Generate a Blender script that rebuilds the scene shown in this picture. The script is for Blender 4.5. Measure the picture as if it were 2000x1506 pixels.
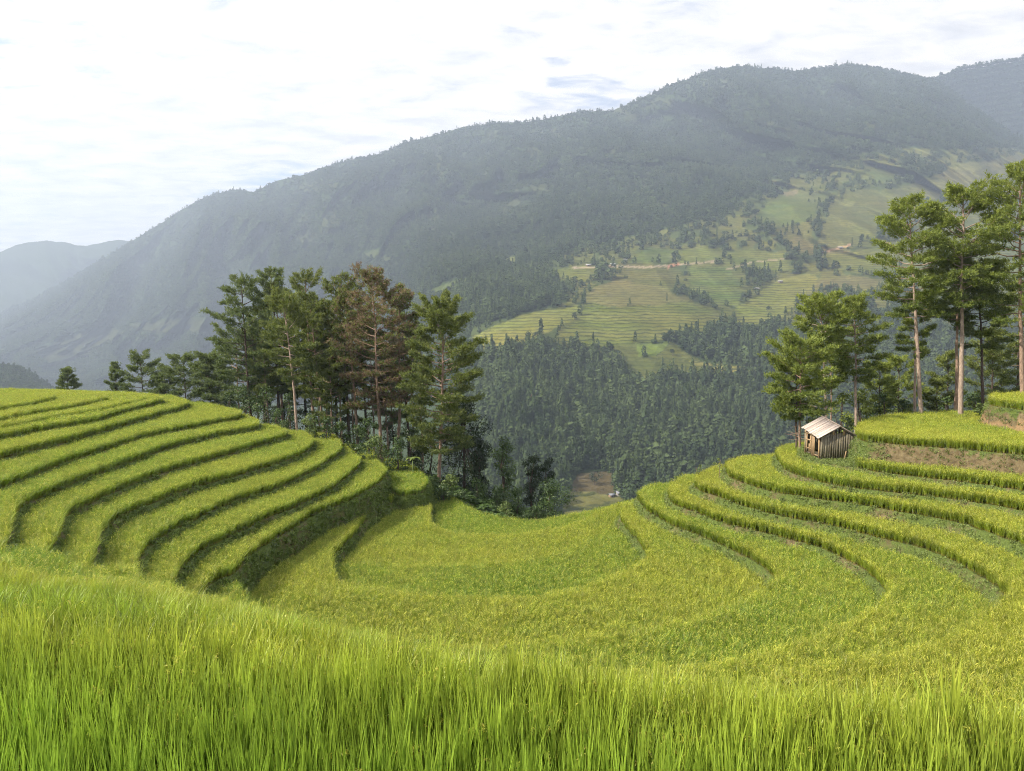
import bpy, math, random
import numpy as np

# ------------------------------------------------------------------ camera, sky, sun, exposure
scene = bpy.context.scene
for o in list(bpy.data.objects):
    bpy.data.objects.remove(o)
F_PX = 1455.0                       # focal length in pixels of the 2000 px wide photograph
PITCH = math.atan((753 - 660) / F_PX)
cam_data = bpy.data.cameras.new('camera')
cam_data.sensor_width = 36.0
cam_data.lens = 36.0 * F_PX / 2000.0
cam_data.clip_start = 0.1
cam_data.clip_end = 40000.0
camera = bpy.data.objects.new('camera', cam_data)
scene.collection.objects.link(camera)
camera.location = (0, 0, 0)
camera.rotation_euler = (math.pi / 2 - PITCH, 0, 0)
scene.camera = camera

SUN_AZ = math.radians(-107)          # measured from +Y (view direction) towards +X; negative = left
SUN_EL = math.radians(39)
SUN_STRENGTH = 5.0
SKY_STRENGTH = 0.10
EXPOSURE = 1.27

world = bpy.data.worlds.new('World')
scene.world = world
world.use_nodes = True
wn = world.node_tree
wn.nodes.clear()
def N(tree, kind, **kw):
    n = tree.nodes.new(kind)
    for k, v in kw.items():
        setattr(n, k, v)
    return n
def mathn(tree, op, a, b=None, c=None, clamp=False):
    n = tree.nodes.new('ShaderNodeMath'); n.operation = op; n.use_clamp = clamp
    for i, v in enumerate((a, b, c)):
        if v is None: continue
        if isinstance(v, (int, float)): n.inputs[i].default_value = v
        else: tree.links.new(v, n.inputs[i])
    return n.outputs[0]
def mixcol(tree, fac, a, b, blend='MIX'):
    n = tree.nodes.new('ShaderNodeMix'); n.data_type = 'RGBA'; n.blend_type = blend
    if isinstance(fac, (int, float)): n.inputs[0].default_value = fac
    else: tree.links.new(fac, n.inputs[0])
    for i, v in ((6, a), (7, b)):
        if isinstance(v, (tuple, list)): n.inputs[i].default_value = (v[0], v[1], v[2], 1)
        else: tree.links.new(v, n.inputs[i])
    return n.outputs[2]
def ramp(tree, fac, stops, interp='LINEAR'):
    n = tree.nodes.new('ShaderNodeValToRGB'); n.color_ramp.interpolation = interp
    while len(n.color_ramp.elements) < len(stops): n.color_ramp.elements.new(0.5)
    for e, (p, c) in zip(n.color_ramp.elements, stops):
        e.position = p
        e.color = (c[0], c[1], c[2], 1) if isinstance(c, (tuple, list)) else (c, c, c, 1)
    if fac is not None: tree.links.new(fac, n.inputs[0])
    return n.outputs[0]
def noisen(tree, vec, scale, detail=4, rough=0.55, dist=0.0):
    n = tree.nodes.new('ShaderNodeTexNoise')
    n.inputs['Scale'].default_value = scale; n.inputs['Detail'].default_value = detail
    n.inputs['Roughness'].default_value = rough; n.inputs['Distortion'].default_value = dist
    if vec is not None: tree.links.new(vec, n.inputs['Vector'])
    return n.outputs['Fac']

sky = N(wn, 'ShaderNodeTexSky', sky_type='NISHITA', sun_disc=False)
sky.sun_elevation = SUN_EL
sky.sun_rotation = SUN_AZ
sky.altitude = 1200; sky.air_density = 1.0; sky.dust_density = 2.0; sky.ozone_density = 1.0
tc = N(wn, 'ShaderNodeTexCoord')
sep = N(wn, 'ShaderNodeSeparateXYZ'); wn.links.new(tc.outputs['Generated'], sep.inputs[0])
zc = mathn(wn, 'ADD', mathn(wn, 'MAXIMUM', sep.outputs[2], 0.0), 0.10)
px_ = mathn(wn, 'DIVIDE', sep.outputs[0], zc)
py_ = mathn(wn, 'DIVIDE', sep.outputs[1], zc)
cmb = N(wn, 'ShaderNodeCombineXYZ'); wn.links.new(px_, cmb.inputs[0]); wn.links.new(py_, cmb.inputs[1])
mp = N(wn, 'ShaderNodeMapping'); wn.links.new(cmb.outputs[0], mp.inputs[0])
mp.inputs['Rotation'].default_value = (0, 0, math.radians(-38)); mp.inputs['Scale'].default_value = (0.75, 1.45, 1)
n_big = noisen(wn, mp.outputs[0], 0.9, 3, 0.5, 0.4)
n_fine = noisen(wn, mp.outputs[0], 7.0, 6, 0.62, 0.35)
cover = mathn(wn, 'ADD', mathn(wn, 'MULTIPLY', n_big, 0.55), mathn(wn, 'MULTIPLY', n_fine, 0.45))
cmask = ramp(wn, cover, [(0.33, 0.0), (0.46, 1.0)])
cbright = ramp(wn, n_fine, [(0.33, (0.43, 0.425, 0.43)), (0.50, (0.565, 0.54, 0.52)), (0.66, (0.68, 0.64, 0.60))])
skyc = mixcol(wn, 1.0, sky.outputs[0], (SKY_STRENGTH,) * 3, 'MULTIPLY')
mask2 = mathn(wn, 'MULTIPLY', cmask, 0.95)
allsky = mixcol(wn, mask2, skyc, cbright)
bg = N(wn, 'ShaderNodeBackground'); wn.links.new(allsky, bg.inputs[0]); bg.inputs[1].default_value = 1.0
wo = N(wn, 'ShaderNodeOutputWorld'); wn.links.new(bg.outputs[0], wo.inputs[0])
world.cycles.sampling_method = 'MANUAL'; world.cycles.sample_map_resolution = 512

sun_data = bpy.data.lights.new('sun', 'SUN')
sun_data.energy = SUN_STRENGTH; sun_data.angle = math.radians(0.6); sun_data.color = (1.0, 0.91, 0.74)
sun = bpy.data.objects.new('sun', sun_data)
scene.collection.objects.link(sun)
sun.rotation_euler = (math.pi / 2 - SUN_EL, 0, math.pi - SUN_AZ)
sun.location = (-200, 0, 300)

scene.view_settings.view_transform = 'Standard'
scene.view_settings.look = 'None'
scene.view_settings.exposure = EXPOSURE
scene.view_settings.gamma = 1.0
scene.view_settings.use_curve_mapping = False
scene.render.engine = 'CYCLES'
cy = scene.cycles
cy.max_bounces = 4; cy.diffuse_bounces = 3; cy.glossy_bounces = 1; cy.transmission_bounces = 3
cy.volume_bounces = 0; cy.transparent_max_bounces = 4
cy.use_denoising = True; cy.denoiser = 'OPENIMAGEDENOISE'
try:
    cy.denoising_input_passes = 'RGB_ALBEDO_NORMAL'; cy.denoising_prefilter = 'NONE'
except Exception: pass
cy.use_adaptive_sampling = True; cy.adaptive_threshold = 0.03; cy.adaptive_min_samples = 20
cy.caustics_reflective = False; cy.caustics_refractive = False
cy.sample_clamp_indirect = 4.0
cy.filter_width = 1.05

# ------------------------------------------------------------------ helpers
rng = np.random.default_rng(11)
random.seed(11)
CP, SP = math.cos(PITCH), math.sin(PITCH)
def pix_dir(px, py):
    u = (px - 1000.0) / F_PX; v = (753.0 - py) / F_PX
    return u, v * SP + CP, v * CP - SP
def at_z(px, py, z):                # where the sight line of a pixel meets the level z
    dx, dy, dz = pix_dir(px, py); t = z / dz
    return dx * t, dy * t
def at_d(px, py, d):                # point at forward distance d
    dx, dy, dz = pix_dir(px, py); t = d / dy
    return dx * t, d, dz * t
def to_pix(x, y, z):
    f = y * CP - z * SP; up = y * SP + z * CP
    return 1000 + F_PX * x / f, 753 - F_PX * up / f

def link(o, parent=None):
    scene.collection.objects.link(o)
    if parent is not None: o.parent = parent
    return o
def npmesh(name, V, F, mat=None, smooth=False, attrs=None):
    V = np.ascontiguousarray(V, dtype=np.float32); F = np.ascontiguousarray(F, dtype=np.int32)
    me = bpy.data.meshes.new(name)
    m, k = F.shape
    me.vertices.add(len(V)); me.vertices.foreach_set('co', V.ravel())
    me.loops.add(m * k); me.loops.foreach_set('vertex_index', F.ravel())
    me.polygons.add(m); me.polygons.foreach_set('loop_start', np.arange(0, m * k, k, dtype=np.int32))
    if smooth: me.polygons.foreach_set('use_smooth', np.ones(m, dtype=bool))
    me.update(calc_edges=True)
    if attrs:
        for an, arr in attrs.items():
            arr = np.ascontiguousarray(arr, dtype=np.float32)
            if arr.ndim == 1:
                a = me.attributes.new(an, 'FLOAT', 'POINT'); a.data.foreach_set('value', arr)
            elif arr.shape[1] == 3:
                a = me.attributes.new(an, 'FLOAT_VECTOR', 'POINT'); a.data.foreach_set('vector', arr.ravel())
            else:
                a = me.attributes.new(an, 'FLOAT_COLOR', 'POINT'); a.data.foreach_set('color', arr.ravel())
    if mat is not None: me.materials.append(mat)
    return me
def meshobj(name, me, parent=None, loc=(0, 0, 0), rot=(0, 0, 0), scale=(1, 1, 1)):
    o = bpy.data.objects.new(name, me); link(o, parent)
    o.location = loc; o.rotation_euler = rot; o.scale = scale
    return o
def tag(o, label=None, cat=None, group=None, kind=None):
    if label: o['label'] = label
    if cat: o['category'] = cat
    if group: o['group'] = group
    if kind: o['kind'] = kind
    return o
def empty(name, loc, rz=0.0):
    o = bpy.data.objects.new(name, None); link(o)
    o.location = loc; o.rotation_euler = (0, 0, rz); o.empty_display_size = 0.3
    return o
ORD = ['first', 'second', 'third', 'fourth', 'fifth', 'sixth', 'seventh', 'eighth', 'ninth', 'tenth', 'eleventh', 'twelfth',
       'thirteenth', 'fourteenth', 'fifteenth', 'sixteenth', 'seventeenth', 'eighteenth', 'nineteenth', 'twentieth']

def _hash(ix, iy, seed):
    h = (ix.astype(np.int64) * 374761393 + iy.astype(np.int64) * 668265263 + seed * 974711) & 0x7fffffff
    h = ((h ^ (h >> 13)) * 1274126177) & 0x7fffffff
    h = (h ^ (h >> 16)) & 0xffff
    return h / 65535.0
def vnoise(x, y, seed=0):
    ix = np.floor(x); iy = np.floor(y); fx = x - ix; fy = y - iy
    fx = fx * fx * (3 - 2 * fx); fy = fy * fy * (3 - 2 * fy)
    a = _hash(ix, iy, seed); b = _hash(ix + 1, iy, seed); c = _hash(ix, iy + 1, seed); d = _hash(ix + 1, iy + 1, seed)
    return (a * (1 - fx) + b * fx) * (1 - fy) + (c * (1 - fx) + d * fx) * fy
def fbm(x, y, seed=0, octaves=4):
    s = 0; amp = 0.5; f = 1.0; tot = 0
    for i in range(octaves):
        s = s + amp * vnoise(x * f, y * f, seed + i * 17); tot += amp; amp *= 0.5; f *= 2.03
    return s / tot

def frame_of(axis):
    a = np.array(axis, float); a /= np.linalg.norm(a) + 1e-9
    r = np.array([0, 0, 1.0]) if abs(a[2]) < 0.9 else np.array([1.0, 0, 0])
    u = np.cross(a, r); u /= np.linalg.norm(u); v = np.cross(a, u)
    return u, v
def tube(pts, rads, sides=6, cap=True):
    pts = np.array(pts, float); V = []; F = []
    n = len(pts)
    for i in range(n):
        ax = pts[min(i + 1, n - 1)] - pts[max(i - 1, 0)]
        u, v = frame_of(ax)
        for s in range(sides):
            a = 2 * math.pi * s / sides
            V.append(pts[i] + rads[i] * (u * math.cos(a) + v * math.sin(a)))
    for i in range(n - 1):
        for s in range(sides):
            a = i * sides + s; b = i * sides + (s + 1) % sides
            F.append((a, b, b + sides)); F.append((a, b + sides, a + sides))
    if cap:
        c = len(V); V.append(pts[-1])
        for s in range(sides): F.append(((n - 1) * sides + s, (n - 1) * sides + (s + 1) % sides, c))
    return np.array(V), np.array(F, dtype=np.int32)
class Geo:                          # collects triangle pieces of one part
    def __init__(self): self.V = []; self.F = []; self.n = 0
    def add(self, V, F):
        self.V.append(np.asarray(V, float)); self.F.append(np.asarray(F, dtype=np.int32) + self.n); self.n += len(V)
    def box(self, c, s, rz=0.0, tilt=(0, 0)):
        x, y, z = s[0] / 2, s[1] / 2, s[2] / 2
        V = np.array([[-x, -y, -z], [x, -y, -z], [x, y, -z], [-x, y, -z], [-x, -y, z], [x, -y, z], [x, y, z], [-x, y, z]])
        V[:, 0] += V[:, 2] * tilt[0]; V[:, 1] += V[:, 2] * tilt[1]
        ca, sa = math.cos(rz), math.sin(rz)
        V = np.stack([V[:, 0] * ca - V[:, 1] * sa, V[:, 0] * sa + V[:, 1] * ca, V[:, 2]], 1) + np.array(c)
        Q = [(0, 3, 2, 1), (4, 5, 6, 7), (0, 1, 5, 4), (1, 2, 6, 5), (2, 3, 7, 6), (3, 0, 4, 7)]
        F = []
        for q in Q: F += [(q[0], q[1], q[2]), (q[0], q[2], q[3])]
        self.add(V, F); return self
    def hexa(self, P):              # eight corners, bottom four then top four
        Q = [(0, 3, 2, 1), (4, 5, 6, 7), (0, 1, 5, 4), (1, 2, 6, 5), (2, 3, 7, 6), (3, 0, 4, 7)]
        F = []
        for q in Q: F += [(q[0], q[1], q[2]), (q[0], q[2], q[3])]
        self.add(P, F); return self
    def mesh(self, name, mat, smooth=False, attrs=None):
        return npmesh(name, np.concatenate(self.V), np.concatenate(self.F), mat, smooth, attrs)

# ------------------------------------------------------------------ materials
def new_mat(name):
    m = bpy.data.materials.new(name); m.use_nodes = True
    t = m.node_tree; t.nodes.clear()
    out = N(t, 'ShaderNodeOutputMaterial')
    return m, t, out
def principled(t, out, color, rough=0.9, spec=0.2, bump=None, bump_str=0.3, bump_dist=0.05):
    p = N(t, 'ShaderNodeBsdfPrincipled')
    if isinstance(color, (tuple, list)): p.inputs['Base Color'].default_value = (*color[:3], 1)
    else: t.links.new(color, p.inputs['Base Color'])
    p.inputs['Roughness'].default_value = rough
    p.inputs['Specular IOR Level'].default_value = spec
    if bump is not None:
        b = N(t, 'ShaderNodeBump'); b.inputs['Strength'].default_value = bump_str; b.inputs['Distance'].default_value = bump_dist
        t.links.new(bump, b.inputs['Height']); t.links.new(b.outputs[0], p.inputs['Normal'])
    t.links.new(p.outputs[0], out.inputs[0])
    return p
def leaf_shader(t, out, color, trans=0.35, gloss=0.06, rough=0.5, tcol=None):
    d = N(t, 'ShaderNodeBsdfDiffuse'); tr = N(t, 'ShaderNodeBsdfTranslucent'); g = N(t, 'ShaderNodeBsdfGlossy')
    t.links.new(color, d.inputs[0]); t.links.new(tcol if tcol is not None else color, tr.inputs[0])
    g.inputs['Roughness'].default_value = rough
    m1 = N(t, 'ShaderNodeMixShader'); m1.inputs[0].default_value = trans
    t.links.new(d.outputs[0], m1.inputs[1]); t.links.new(tr.outputs[0], m1.inputs[2])
    m2 = N(t, 'ShaderNodeMixShader'); m2.inputs[0].default_value = gloss
    t.links.new(m1.outputs[0], m2.inputs[1]); t.links.new(g.outputs[0], m2.inputs[2])
    t.links.new(m2.outputs[0], out.inputs[0])
def attr(t, name, kind='GEOMETRY', out='Fac'):
    a = N(t, 'ShaderNodeAttribute', attribute_name=name, attribute_type=kind)
    return a.outputs[out]

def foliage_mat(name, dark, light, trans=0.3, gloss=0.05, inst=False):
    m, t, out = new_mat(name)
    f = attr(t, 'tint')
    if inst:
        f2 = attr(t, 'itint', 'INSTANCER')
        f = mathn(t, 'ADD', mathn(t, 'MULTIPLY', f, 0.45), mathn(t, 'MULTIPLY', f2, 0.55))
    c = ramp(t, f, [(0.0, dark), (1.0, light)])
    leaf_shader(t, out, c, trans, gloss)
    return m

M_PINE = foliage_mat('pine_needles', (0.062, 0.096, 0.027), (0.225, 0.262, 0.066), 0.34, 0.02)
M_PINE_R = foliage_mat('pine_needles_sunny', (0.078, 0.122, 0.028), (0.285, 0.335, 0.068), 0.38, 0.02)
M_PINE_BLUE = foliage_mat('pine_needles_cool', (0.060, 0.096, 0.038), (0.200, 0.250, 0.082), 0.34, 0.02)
M_PINE_DEAD = foliage_mat('pine_needles_withered', (0.125, 0.080, 0.054), (0.27, 0.200, 0.122), 0.25, 0.02)
M_LEAF = foliage_mat('broad_leaves', (0.022, 0.050, 0.014), (0.095, 0.150, 0.040), 0.25, 0.03)
M_LEAF_DARK = foliage_mat('dark_broad_leaves', (0.010, 0.022, 0.008), (0.035, 0.060, 0.020), 0.18, 0.03)
M_LEAF_LIGHT = foliage_mat('pale_broad_leaves', (0.060, 0.105, 0.025), (0.17, 0.225, 0.06), 0.3, 0.03)
M_WEED = foliage_mat('weed_leaves', (0.085, 0.125, 0.032), (0.26, 0.32, 0.10), 0.3, 0.02, inst=True)
M_GRASS = foliage_mat('bank_grass_blades', (0.062, 0.105, 0.024), (0.215, 0.285, 0.062), 0.3, 0.02, inst=True)
M_UNDER = foliage_mat('undergrowth_leaves', (0.020, 0.045, 0.012), (0.095, 0.150, 0.040), 0.25, 0.02, inst=True)
M_FAR = foliage_mat('far_forest_leaves', (0.018, 0.036, 0.019), (0.088, 0.120, 0.048), 0.2, 0.0, inst=True)

def bark_mat(name, c1, c2):
    m, t, out = new_mat(name)
    g = N(t, 'ShaderNodeTexCoord')
    mpn = N(t, 'ShaderNodeMapping'); mpn.inputs['Scale'].default_value = (6, 6, 1.3)
    t.links.new(g.outputs['Object'], mpn.inputs[0])
    n = noisen(t, mpn.outputs[0], 2.0, 6, 0.65)
    c = ramp(t, n, [(0.3, c1), (0.7, c2)])
    principled(t, out, c, 0.95, 0.1, n, 0.8, 0.05)
    return m
M_BARK = bark_mat('pine_bark', (0.13, 0.085, 0.062), (0.36, 0.26, 0.20))
M_BARK_PALE = bark_mat('pale_pine_bark', (0.17, 0.125, 0.10), (0.42, 0.33, 0.27))
M_BARK_DARK = bark_mat('dark_bark', (0.045, 0.035, 0.028), (0.13, 0.10, 0.08))

def soil_mat():
    m, t, out = new_mat('terrace_soil')
    g = N(t, 'ShaderNodeNewGeometry')
    n1 = noisen(t, g.outputs['Position'], 0.35, 5, 0.6)
    n2 = noisen(t, g.outputs['Position'], 3.5, 5, 0.65)
    n3 = noisen(t, g.outputs['Position'], 9.0, 4, 0.6)
    dry = ramp(t, n2, [(0.3, (0.070, 0.053, 0.030)), (0.7, (0.175, 0.138, 0.078))])
    green = ramp(t, n3, [(0.3, (0.040, 0.058, 0.016)), (0.7, (0.110, 0.145, 0.038))])
    f = mathn(t, 'ADD', n1, mathn(t, 'MULTIPLY', mathn(t, 'SUBTRACT', n2, 0.5), 0.6))
    k = mathn(t, 'SUBTRACT', f, attr(t, 'bare'))
    c = mixcol(t, ramp(t, k, [(0.30, 0.0), (0.50, 1.0)]), dry, green)
    c = mixcol(t, ramp(t, mathn(t, 'ADD', attr(t, 'bare'), mathn(t, 'MULTIPLY', n2, 0.25)), [(0.62, 0.0), (0.85, 0.7)]), c, (0.29, 0.185, 0.10))
    principled(t, out, c, 1.0, 0.05, n2, 0.7, 0.12)
    return m
M_SOIL = soil_mat()

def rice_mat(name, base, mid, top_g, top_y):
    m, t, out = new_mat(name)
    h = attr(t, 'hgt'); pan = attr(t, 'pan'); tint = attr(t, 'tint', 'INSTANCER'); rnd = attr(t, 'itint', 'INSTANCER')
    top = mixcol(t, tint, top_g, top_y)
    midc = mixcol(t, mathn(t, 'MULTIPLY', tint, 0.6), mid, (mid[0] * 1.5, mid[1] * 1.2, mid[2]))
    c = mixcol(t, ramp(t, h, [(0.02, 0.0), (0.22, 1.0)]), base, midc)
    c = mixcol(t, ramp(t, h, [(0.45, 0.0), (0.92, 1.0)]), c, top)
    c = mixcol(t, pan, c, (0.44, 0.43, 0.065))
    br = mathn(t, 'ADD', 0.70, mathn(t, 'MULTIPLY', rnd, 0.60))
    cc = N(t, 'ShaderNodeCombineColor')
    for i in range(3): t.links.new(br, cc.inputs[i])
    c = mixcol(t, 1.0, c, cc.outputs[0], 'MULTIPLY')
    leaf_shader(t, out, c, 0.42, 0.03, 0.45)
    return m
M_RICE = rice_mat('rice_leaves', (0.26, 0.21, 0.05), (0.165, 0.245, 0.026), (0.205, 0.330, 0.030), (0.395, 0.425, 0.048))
M_RICE_NEAR = rice_mat('near_rice_leaves', (0.045, 0.075, 0.014), (0.080, 0.170, 0.016), (0.185, 0.325, 0.032), (0.36, 0.41, 0.050))  # base colour darkened to paint shaded gaps low between the blades

# ------------------------------------------------------------------ terraces: every rice field is level, traced along its edge
RH = 0.70                           # height of the standing rice
LV = []                             # (key, ground z, polygon in plan, rice?, yellow bias)
def W(x, y): return ('w', x, y)
def catmull(P, step=0.2):
    P = np.array(P, float)
    if len(P) < 3: return P
    Q = np.vstack([2 * P[0] - P[1], P, 2 * P[-1] - P[-2]])
    out = []
    for i in range(1, len(Q) - 2):
        p0, p1, p2, p3 = Q[i - 1], Q[i], Q[i + 1], Q[i + 2]
        n = max(2, int(np.linalg.norm(p2 - p1) / step))
        t = np.linspace(0, 1, n, endpoint=False)[:, None]
        out.append(0.5 * ((2 * p1) + (-p0 + p2) * t + (2 * p0 - 5 * p1 + 4 * p2 - p3) * t ** 2 + (-p0 + 3 * p1 - 3 * p2 + p3) * t ** 3))
    out.append(P[-1:])
    return np.vstack(out)
def polygon(pts, z):
    out = []; run = []
    def flush():
        if run:
            out.append(catmull([at_z(a, b, z) for a, b in run])); run.clear()
    for p in pts:
        if p[0] == 'w':
            flush(); out.append(np.array([[p[1], p[2]]], float))
        else: run.append(p)
    flush()
    P = np.vstack(out)
    R = []
    for i in range(len(P)):
        a, b = P[i], P[(i + 1) % len(P)]
        L = np.linalg.norm(b - a); n = max(1, int(L / 0.25))
        R.append(a + (b - a) * (np.arange(n) / n)[:, None])
    return np.vstack(R)
def level(key, zcan, pts, drop, rice=True, ybias=0.0, ground=False):
    zg = zcan if ground else zcan - (RH if key != 'near_A' else 0.95)
    LV.append(dict(key=key, z=zg, P=polygon(pts, zcan), drop=drop, rice=rice, yb=ybias))

# the convex hill on the left, from its lowest field edge upwards (field edges seen at the top of the rice)
HILL = {
 'l': (-12.9, 2.05, [(300, 1172), (385, 1150), (392, 1138), (416, 1116), (462, 1096), (478, 1074), (502, 1058), (530, 1038), (570, 1018), (600, 997), (640, 980), (680, 965), (720, 945), (742, 929), (754, 916), (748, 906), (738, 898), (726, 878), (700, 868)]),
 'k': (-12.1, 0.85, [(250, 1160), (330, 1150), (336, 1136), (340, 1110), (358, 1086), (372, 1072), (400, 1052), (440, 1034), (490, 1010), (530, 992), (570, 977), (610, 960), (650, 940), (680, 918), (698, 902), (702, 894), (696, 886), (676, 872)]),
 'j': (-11.35, 0.85, [(200, 1145), (262, 1130), (268, 1112), (267, 1084), (280, 1060), (300, 1040), (340, 1016), (400, 988), (450, 967), (490, 954), (530, 942), (570, 926), (610, 908), (640, 890), (660, 878), (667, 869), (662, 858), (650, 848), (625, 842)]),
 'i': (-10.45, 0.95, [(100, 1135), (160, 1115), (172, 1098), (186, 1060), (190, 1036), (204, 1014), (240, 988), (300, 964), (340, 948), (400, 930), (450, 918), (490, 906), (530, 896), (570, 882), (600, 868), (611, 858), (606, 850), (590, 841)]),
 'h': (-9.7, 0.85, [(40, 1105), (80, 1085), (90, 1064), (112, 1032), (120, 1006), (130, 988), (160, 972), (200, 953), (260, 929), (300, 914), (340, 902), (400, 886), (430, 878), (470, 868), (510, 856), (550, 846), (561, 840), (552, 835), (535, 829)]),
 'g': (-9.0, 0.8, [(-40, 1095), (-5, 1075), (8, 1050), (18, 1020), (26, 990), (36, 976), (60, 960), (100, 944), (140, 928), (180, 912), (240, 892), (280, 878), (320, 865), (360, 854), (400, 845), (430, 838), (470, 832), (500, 827), (506, 823), (500, 818), (478, 809)]),
 'f': (-8.4, 0.75, [(-160, 1000), (-60, 955), (0, 933), (40, 920), (80, 904), (120, 890), (160, 878), (200, 866), (240, 853), (300, 838), (360, 827), (400, 820), (430, 814), (462, 809), (470, 805), (464, 800), (430, 792), (400, 785)]),
 'e': (-7.7, 0.8, [(-160, 915), (-60, 892), (0, 878), (50, 866), (100, 855), (160, 841), (200, 830), (240, 819), (300, 803), (340, 793), (365, 785), (362, 780), (350, 776), (330, 771)]),
 'd': (-7.1, 0.7, [(-160, 878), (-60, 856), (0, 843), (60, 831), (120, 822), (180, 812), (220, 801), (270, 788), (300, 781), (317, 777), (310, 773), (295, 768)]),
 'c': (-6.85, 0.35, [(-160, 860), (-60, 841), (0, 829), (60, 818), (140, 804), (200, 795), (250, 783), (281, 776), (276, 772), (262, 766)]),
 'b': (-6.45, 0.5, [(-160, 843), (-60, 824), (0, 812), (60, 800), (120, 791), (170, 782), (192, 777), (205, 775), (203, 771), (193, 765)]),
 'a': (-6.06, 0.5, [(-160, 818), (-60, 802), (0, 792), (40, 786), (80, 778), (98, 775), (104, 772), (92, 768), (0, 769.5), (-160, 772)]),
}
for k in 'lkjihgfedcba':
    z, drop, pts = HILL[k]
    xl, yl = at_z(*pts[-1], z)
    close = [W(xl - 14, yl + 5), W(-150, yl + 14)] if k != 'a' else [W(-150, yl + 2)]
    x0, y0 = at_z(*pts[0], z)
    level('hill_' + k, z, pts + close + [W(-150, y0 - 2)], drop, True, 0.06 if k in 'abc' else 0.0)

# the near slope the camera stands on, from the front field down (far edges of the rice)
NEAR = [
 ('near_A', -1.90, 1.1, [(-260, 1140), (0, 1158), (150, 1168), (300, 1183), (440, 1195), (650, 1213), (825, 1230), (1000, 1238), (1200, 1252), (1400, 1268), (1600, 1288), (1800, 1303), (2000, 1312), (2250, 1324)]),
 ('near_B', -3.0, 1.3, [(-260, 1122), (0, 1141), (150, 1151), (300, 1167), (440, 1183), (600, 1206), (900, 1250), (1300, 1295), (2250, 1370)]),
 ('near_C', -4.4, 1.5, [(-260, 1110), (0, 1127), (150, 1140), (300, 1157), (440, 1177), (600, 1208), (900, 1262), (1300, 1312), (2250, 1390)]),
 ('near_D', -6.0, 1.2, [(-260, 1095), (0, 1112), (150, 1130), (300, 1148), (440, 1172), (600, 1212), (900, 1275), (1300, 1330), (2250, 1400)]),
 ('near_E', -7.2, 1.2, [(-260, 1082), (0, 1098), (80, 1117), (150, 1124), (300, 1142), (440, 1169), (600, 1216), (900, 1286), (1300, 1340), (2250, 1410)]),
 ('near_f', -8.4, 0.75, [(-260, 1070), (-40, 1078), (0, 1084), (12, 1092), (30, 1106), (50, 1112), (100, 1122), (170, 1128), (300, 1140), (400, 1161), (460, 1176), (600, 1222), (900, 1300), (1300, 1350), (2250, 1420)]),
 ('near_g', -9.0, 0.8, [(-260, 1055), (-60, 1064), (0, 1067), (40, 1066), (88, 1067), (106, 1072), (118, 1086), (130, 1098), (150, 1110), (170, 1118), (250, 1132), (300, 1141), (400, 1163), (600, 1226), (900, 1300), (1300, 1350), (2250, 1420)]),
 ('near_h', -9.7, 0.85, [(-260, 1100), (0, 1110), (110, 1112), (150, 1104), (170, 1098), (200, 1100), (250, 1102), (266, 1114), (290, 1128), (312, 1136), (340, 1142), (370, 1154), (400, 1160), (440, 1172), (500, 1192), (600, 1226), (900, 1298), (1300, 1350), (2250, 1420)]),
 ('near_i', -10.45, 0.95, [(-260, 1110), (0, 1125), (100, 1140), (300, 1152), (440, 1182), (600, 1226), (900, 1295), (1300, 1345), (2250, 1420)]),
 ('near_j', -11.35, 0.85, [(-260, 1120), (100, 1145), (300, 1156), (440, 1180), (600, 1223), (900, 1290), (1300, 1340), (2250, 1410)]),
 ('near_k', -12.1, 0.85, [(-260, 1130), (100, 1150), (300, 1160), (440, 1178), (600, 1221), (900, 1285), (1300, 1325), (2250, 1400)]),
 ('near_l', -12.9, 0.85, [(-260, 1140), (100, 1160), (300, 1166), (400, 1167), (440, 1176), (500, 1194), (600, 1219), (900, 1278), (1300, 1312), (2250, 1390)]),
 ('near_m', -13.7, 1.35, [(300, 1175), (400, 1158), (420, 1146), (440, 1135), (458, 1132), (470, 1145), (486, 1165), (510, 1180), (560, 1198), (700, 1230), (900, 1262), (1200, 1285), (1500, 1320), (2250, 1390)]),
]
for key, z, drop, pts in NEAR:
    x0, y0 = at_z(*pts[0], z); x1, y1 = at_z(*pts[-1], z)
    level(key, z, pts + [W(90, y1 * 0.8), W(90, -20), W(-150, -20), W(-150, y0)], drop, True, {'near_B': 0.15, 'near_C': 0.1, 'near_D': 0.15, 'near_E': 0.2, 'near_f': 0.1, 'near_g': -0.22, 'near_h': 0.05, 'near_m': -0.2}.get(key, 0.0))

# the bowl between the two hills, and the shelf beside the grove
C_A = [(782, 958), (752, 978), (712, 1006), (686, 1036), (660, 1060), (650, 1074), (649, 1090), (652, 1108), (660, 1124), (676, 1134), (760, 1152), (900, 1162), (1020, 1162), (1080, 1154), (1140, 1144), (1200, 1121), (1252, 1092), (1264, 1076), (1250, 1050), (1235, 1030), (1217, 1010), (1213, 1000), (1222, 986)]
level('bowl_A', -14.9, C_A + [(1250, 976), W(35, 72), W(90, 76), W(90, -20), W(-150, -20), W(-150, 40), (560, 1040), (690, 985)], 1.1, True, 0.10)
C_A2 = [(770, 975), (722, 1012), (694, 1044), (668, 1070), (660, 1084), (668, 1096), (720, 1100), (800, 1102), (905, 1100), (985, 1095), (1066, 1082), (1138, 1056), (1186, 1022), (1204, 1003), (1212, 990)]
level('bowl_B', -15.75, C_A2 + [(1240, 978), W(35, 73), W(90, 77), W(90, -20), W(-150, -20), W(-150, 40), (560, 1060), (690, 1000)], 0.35, True, -0.18)
C_B = [(812, 962), (836, 962), (843, 978), (840, 1000), (846, 1022), (870, 1034), (900, 1040), (1000, 1042), (1040, 1036), (1100, 1027), (1140, 1011), (1172, 996), (1195, 988)]
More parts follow.
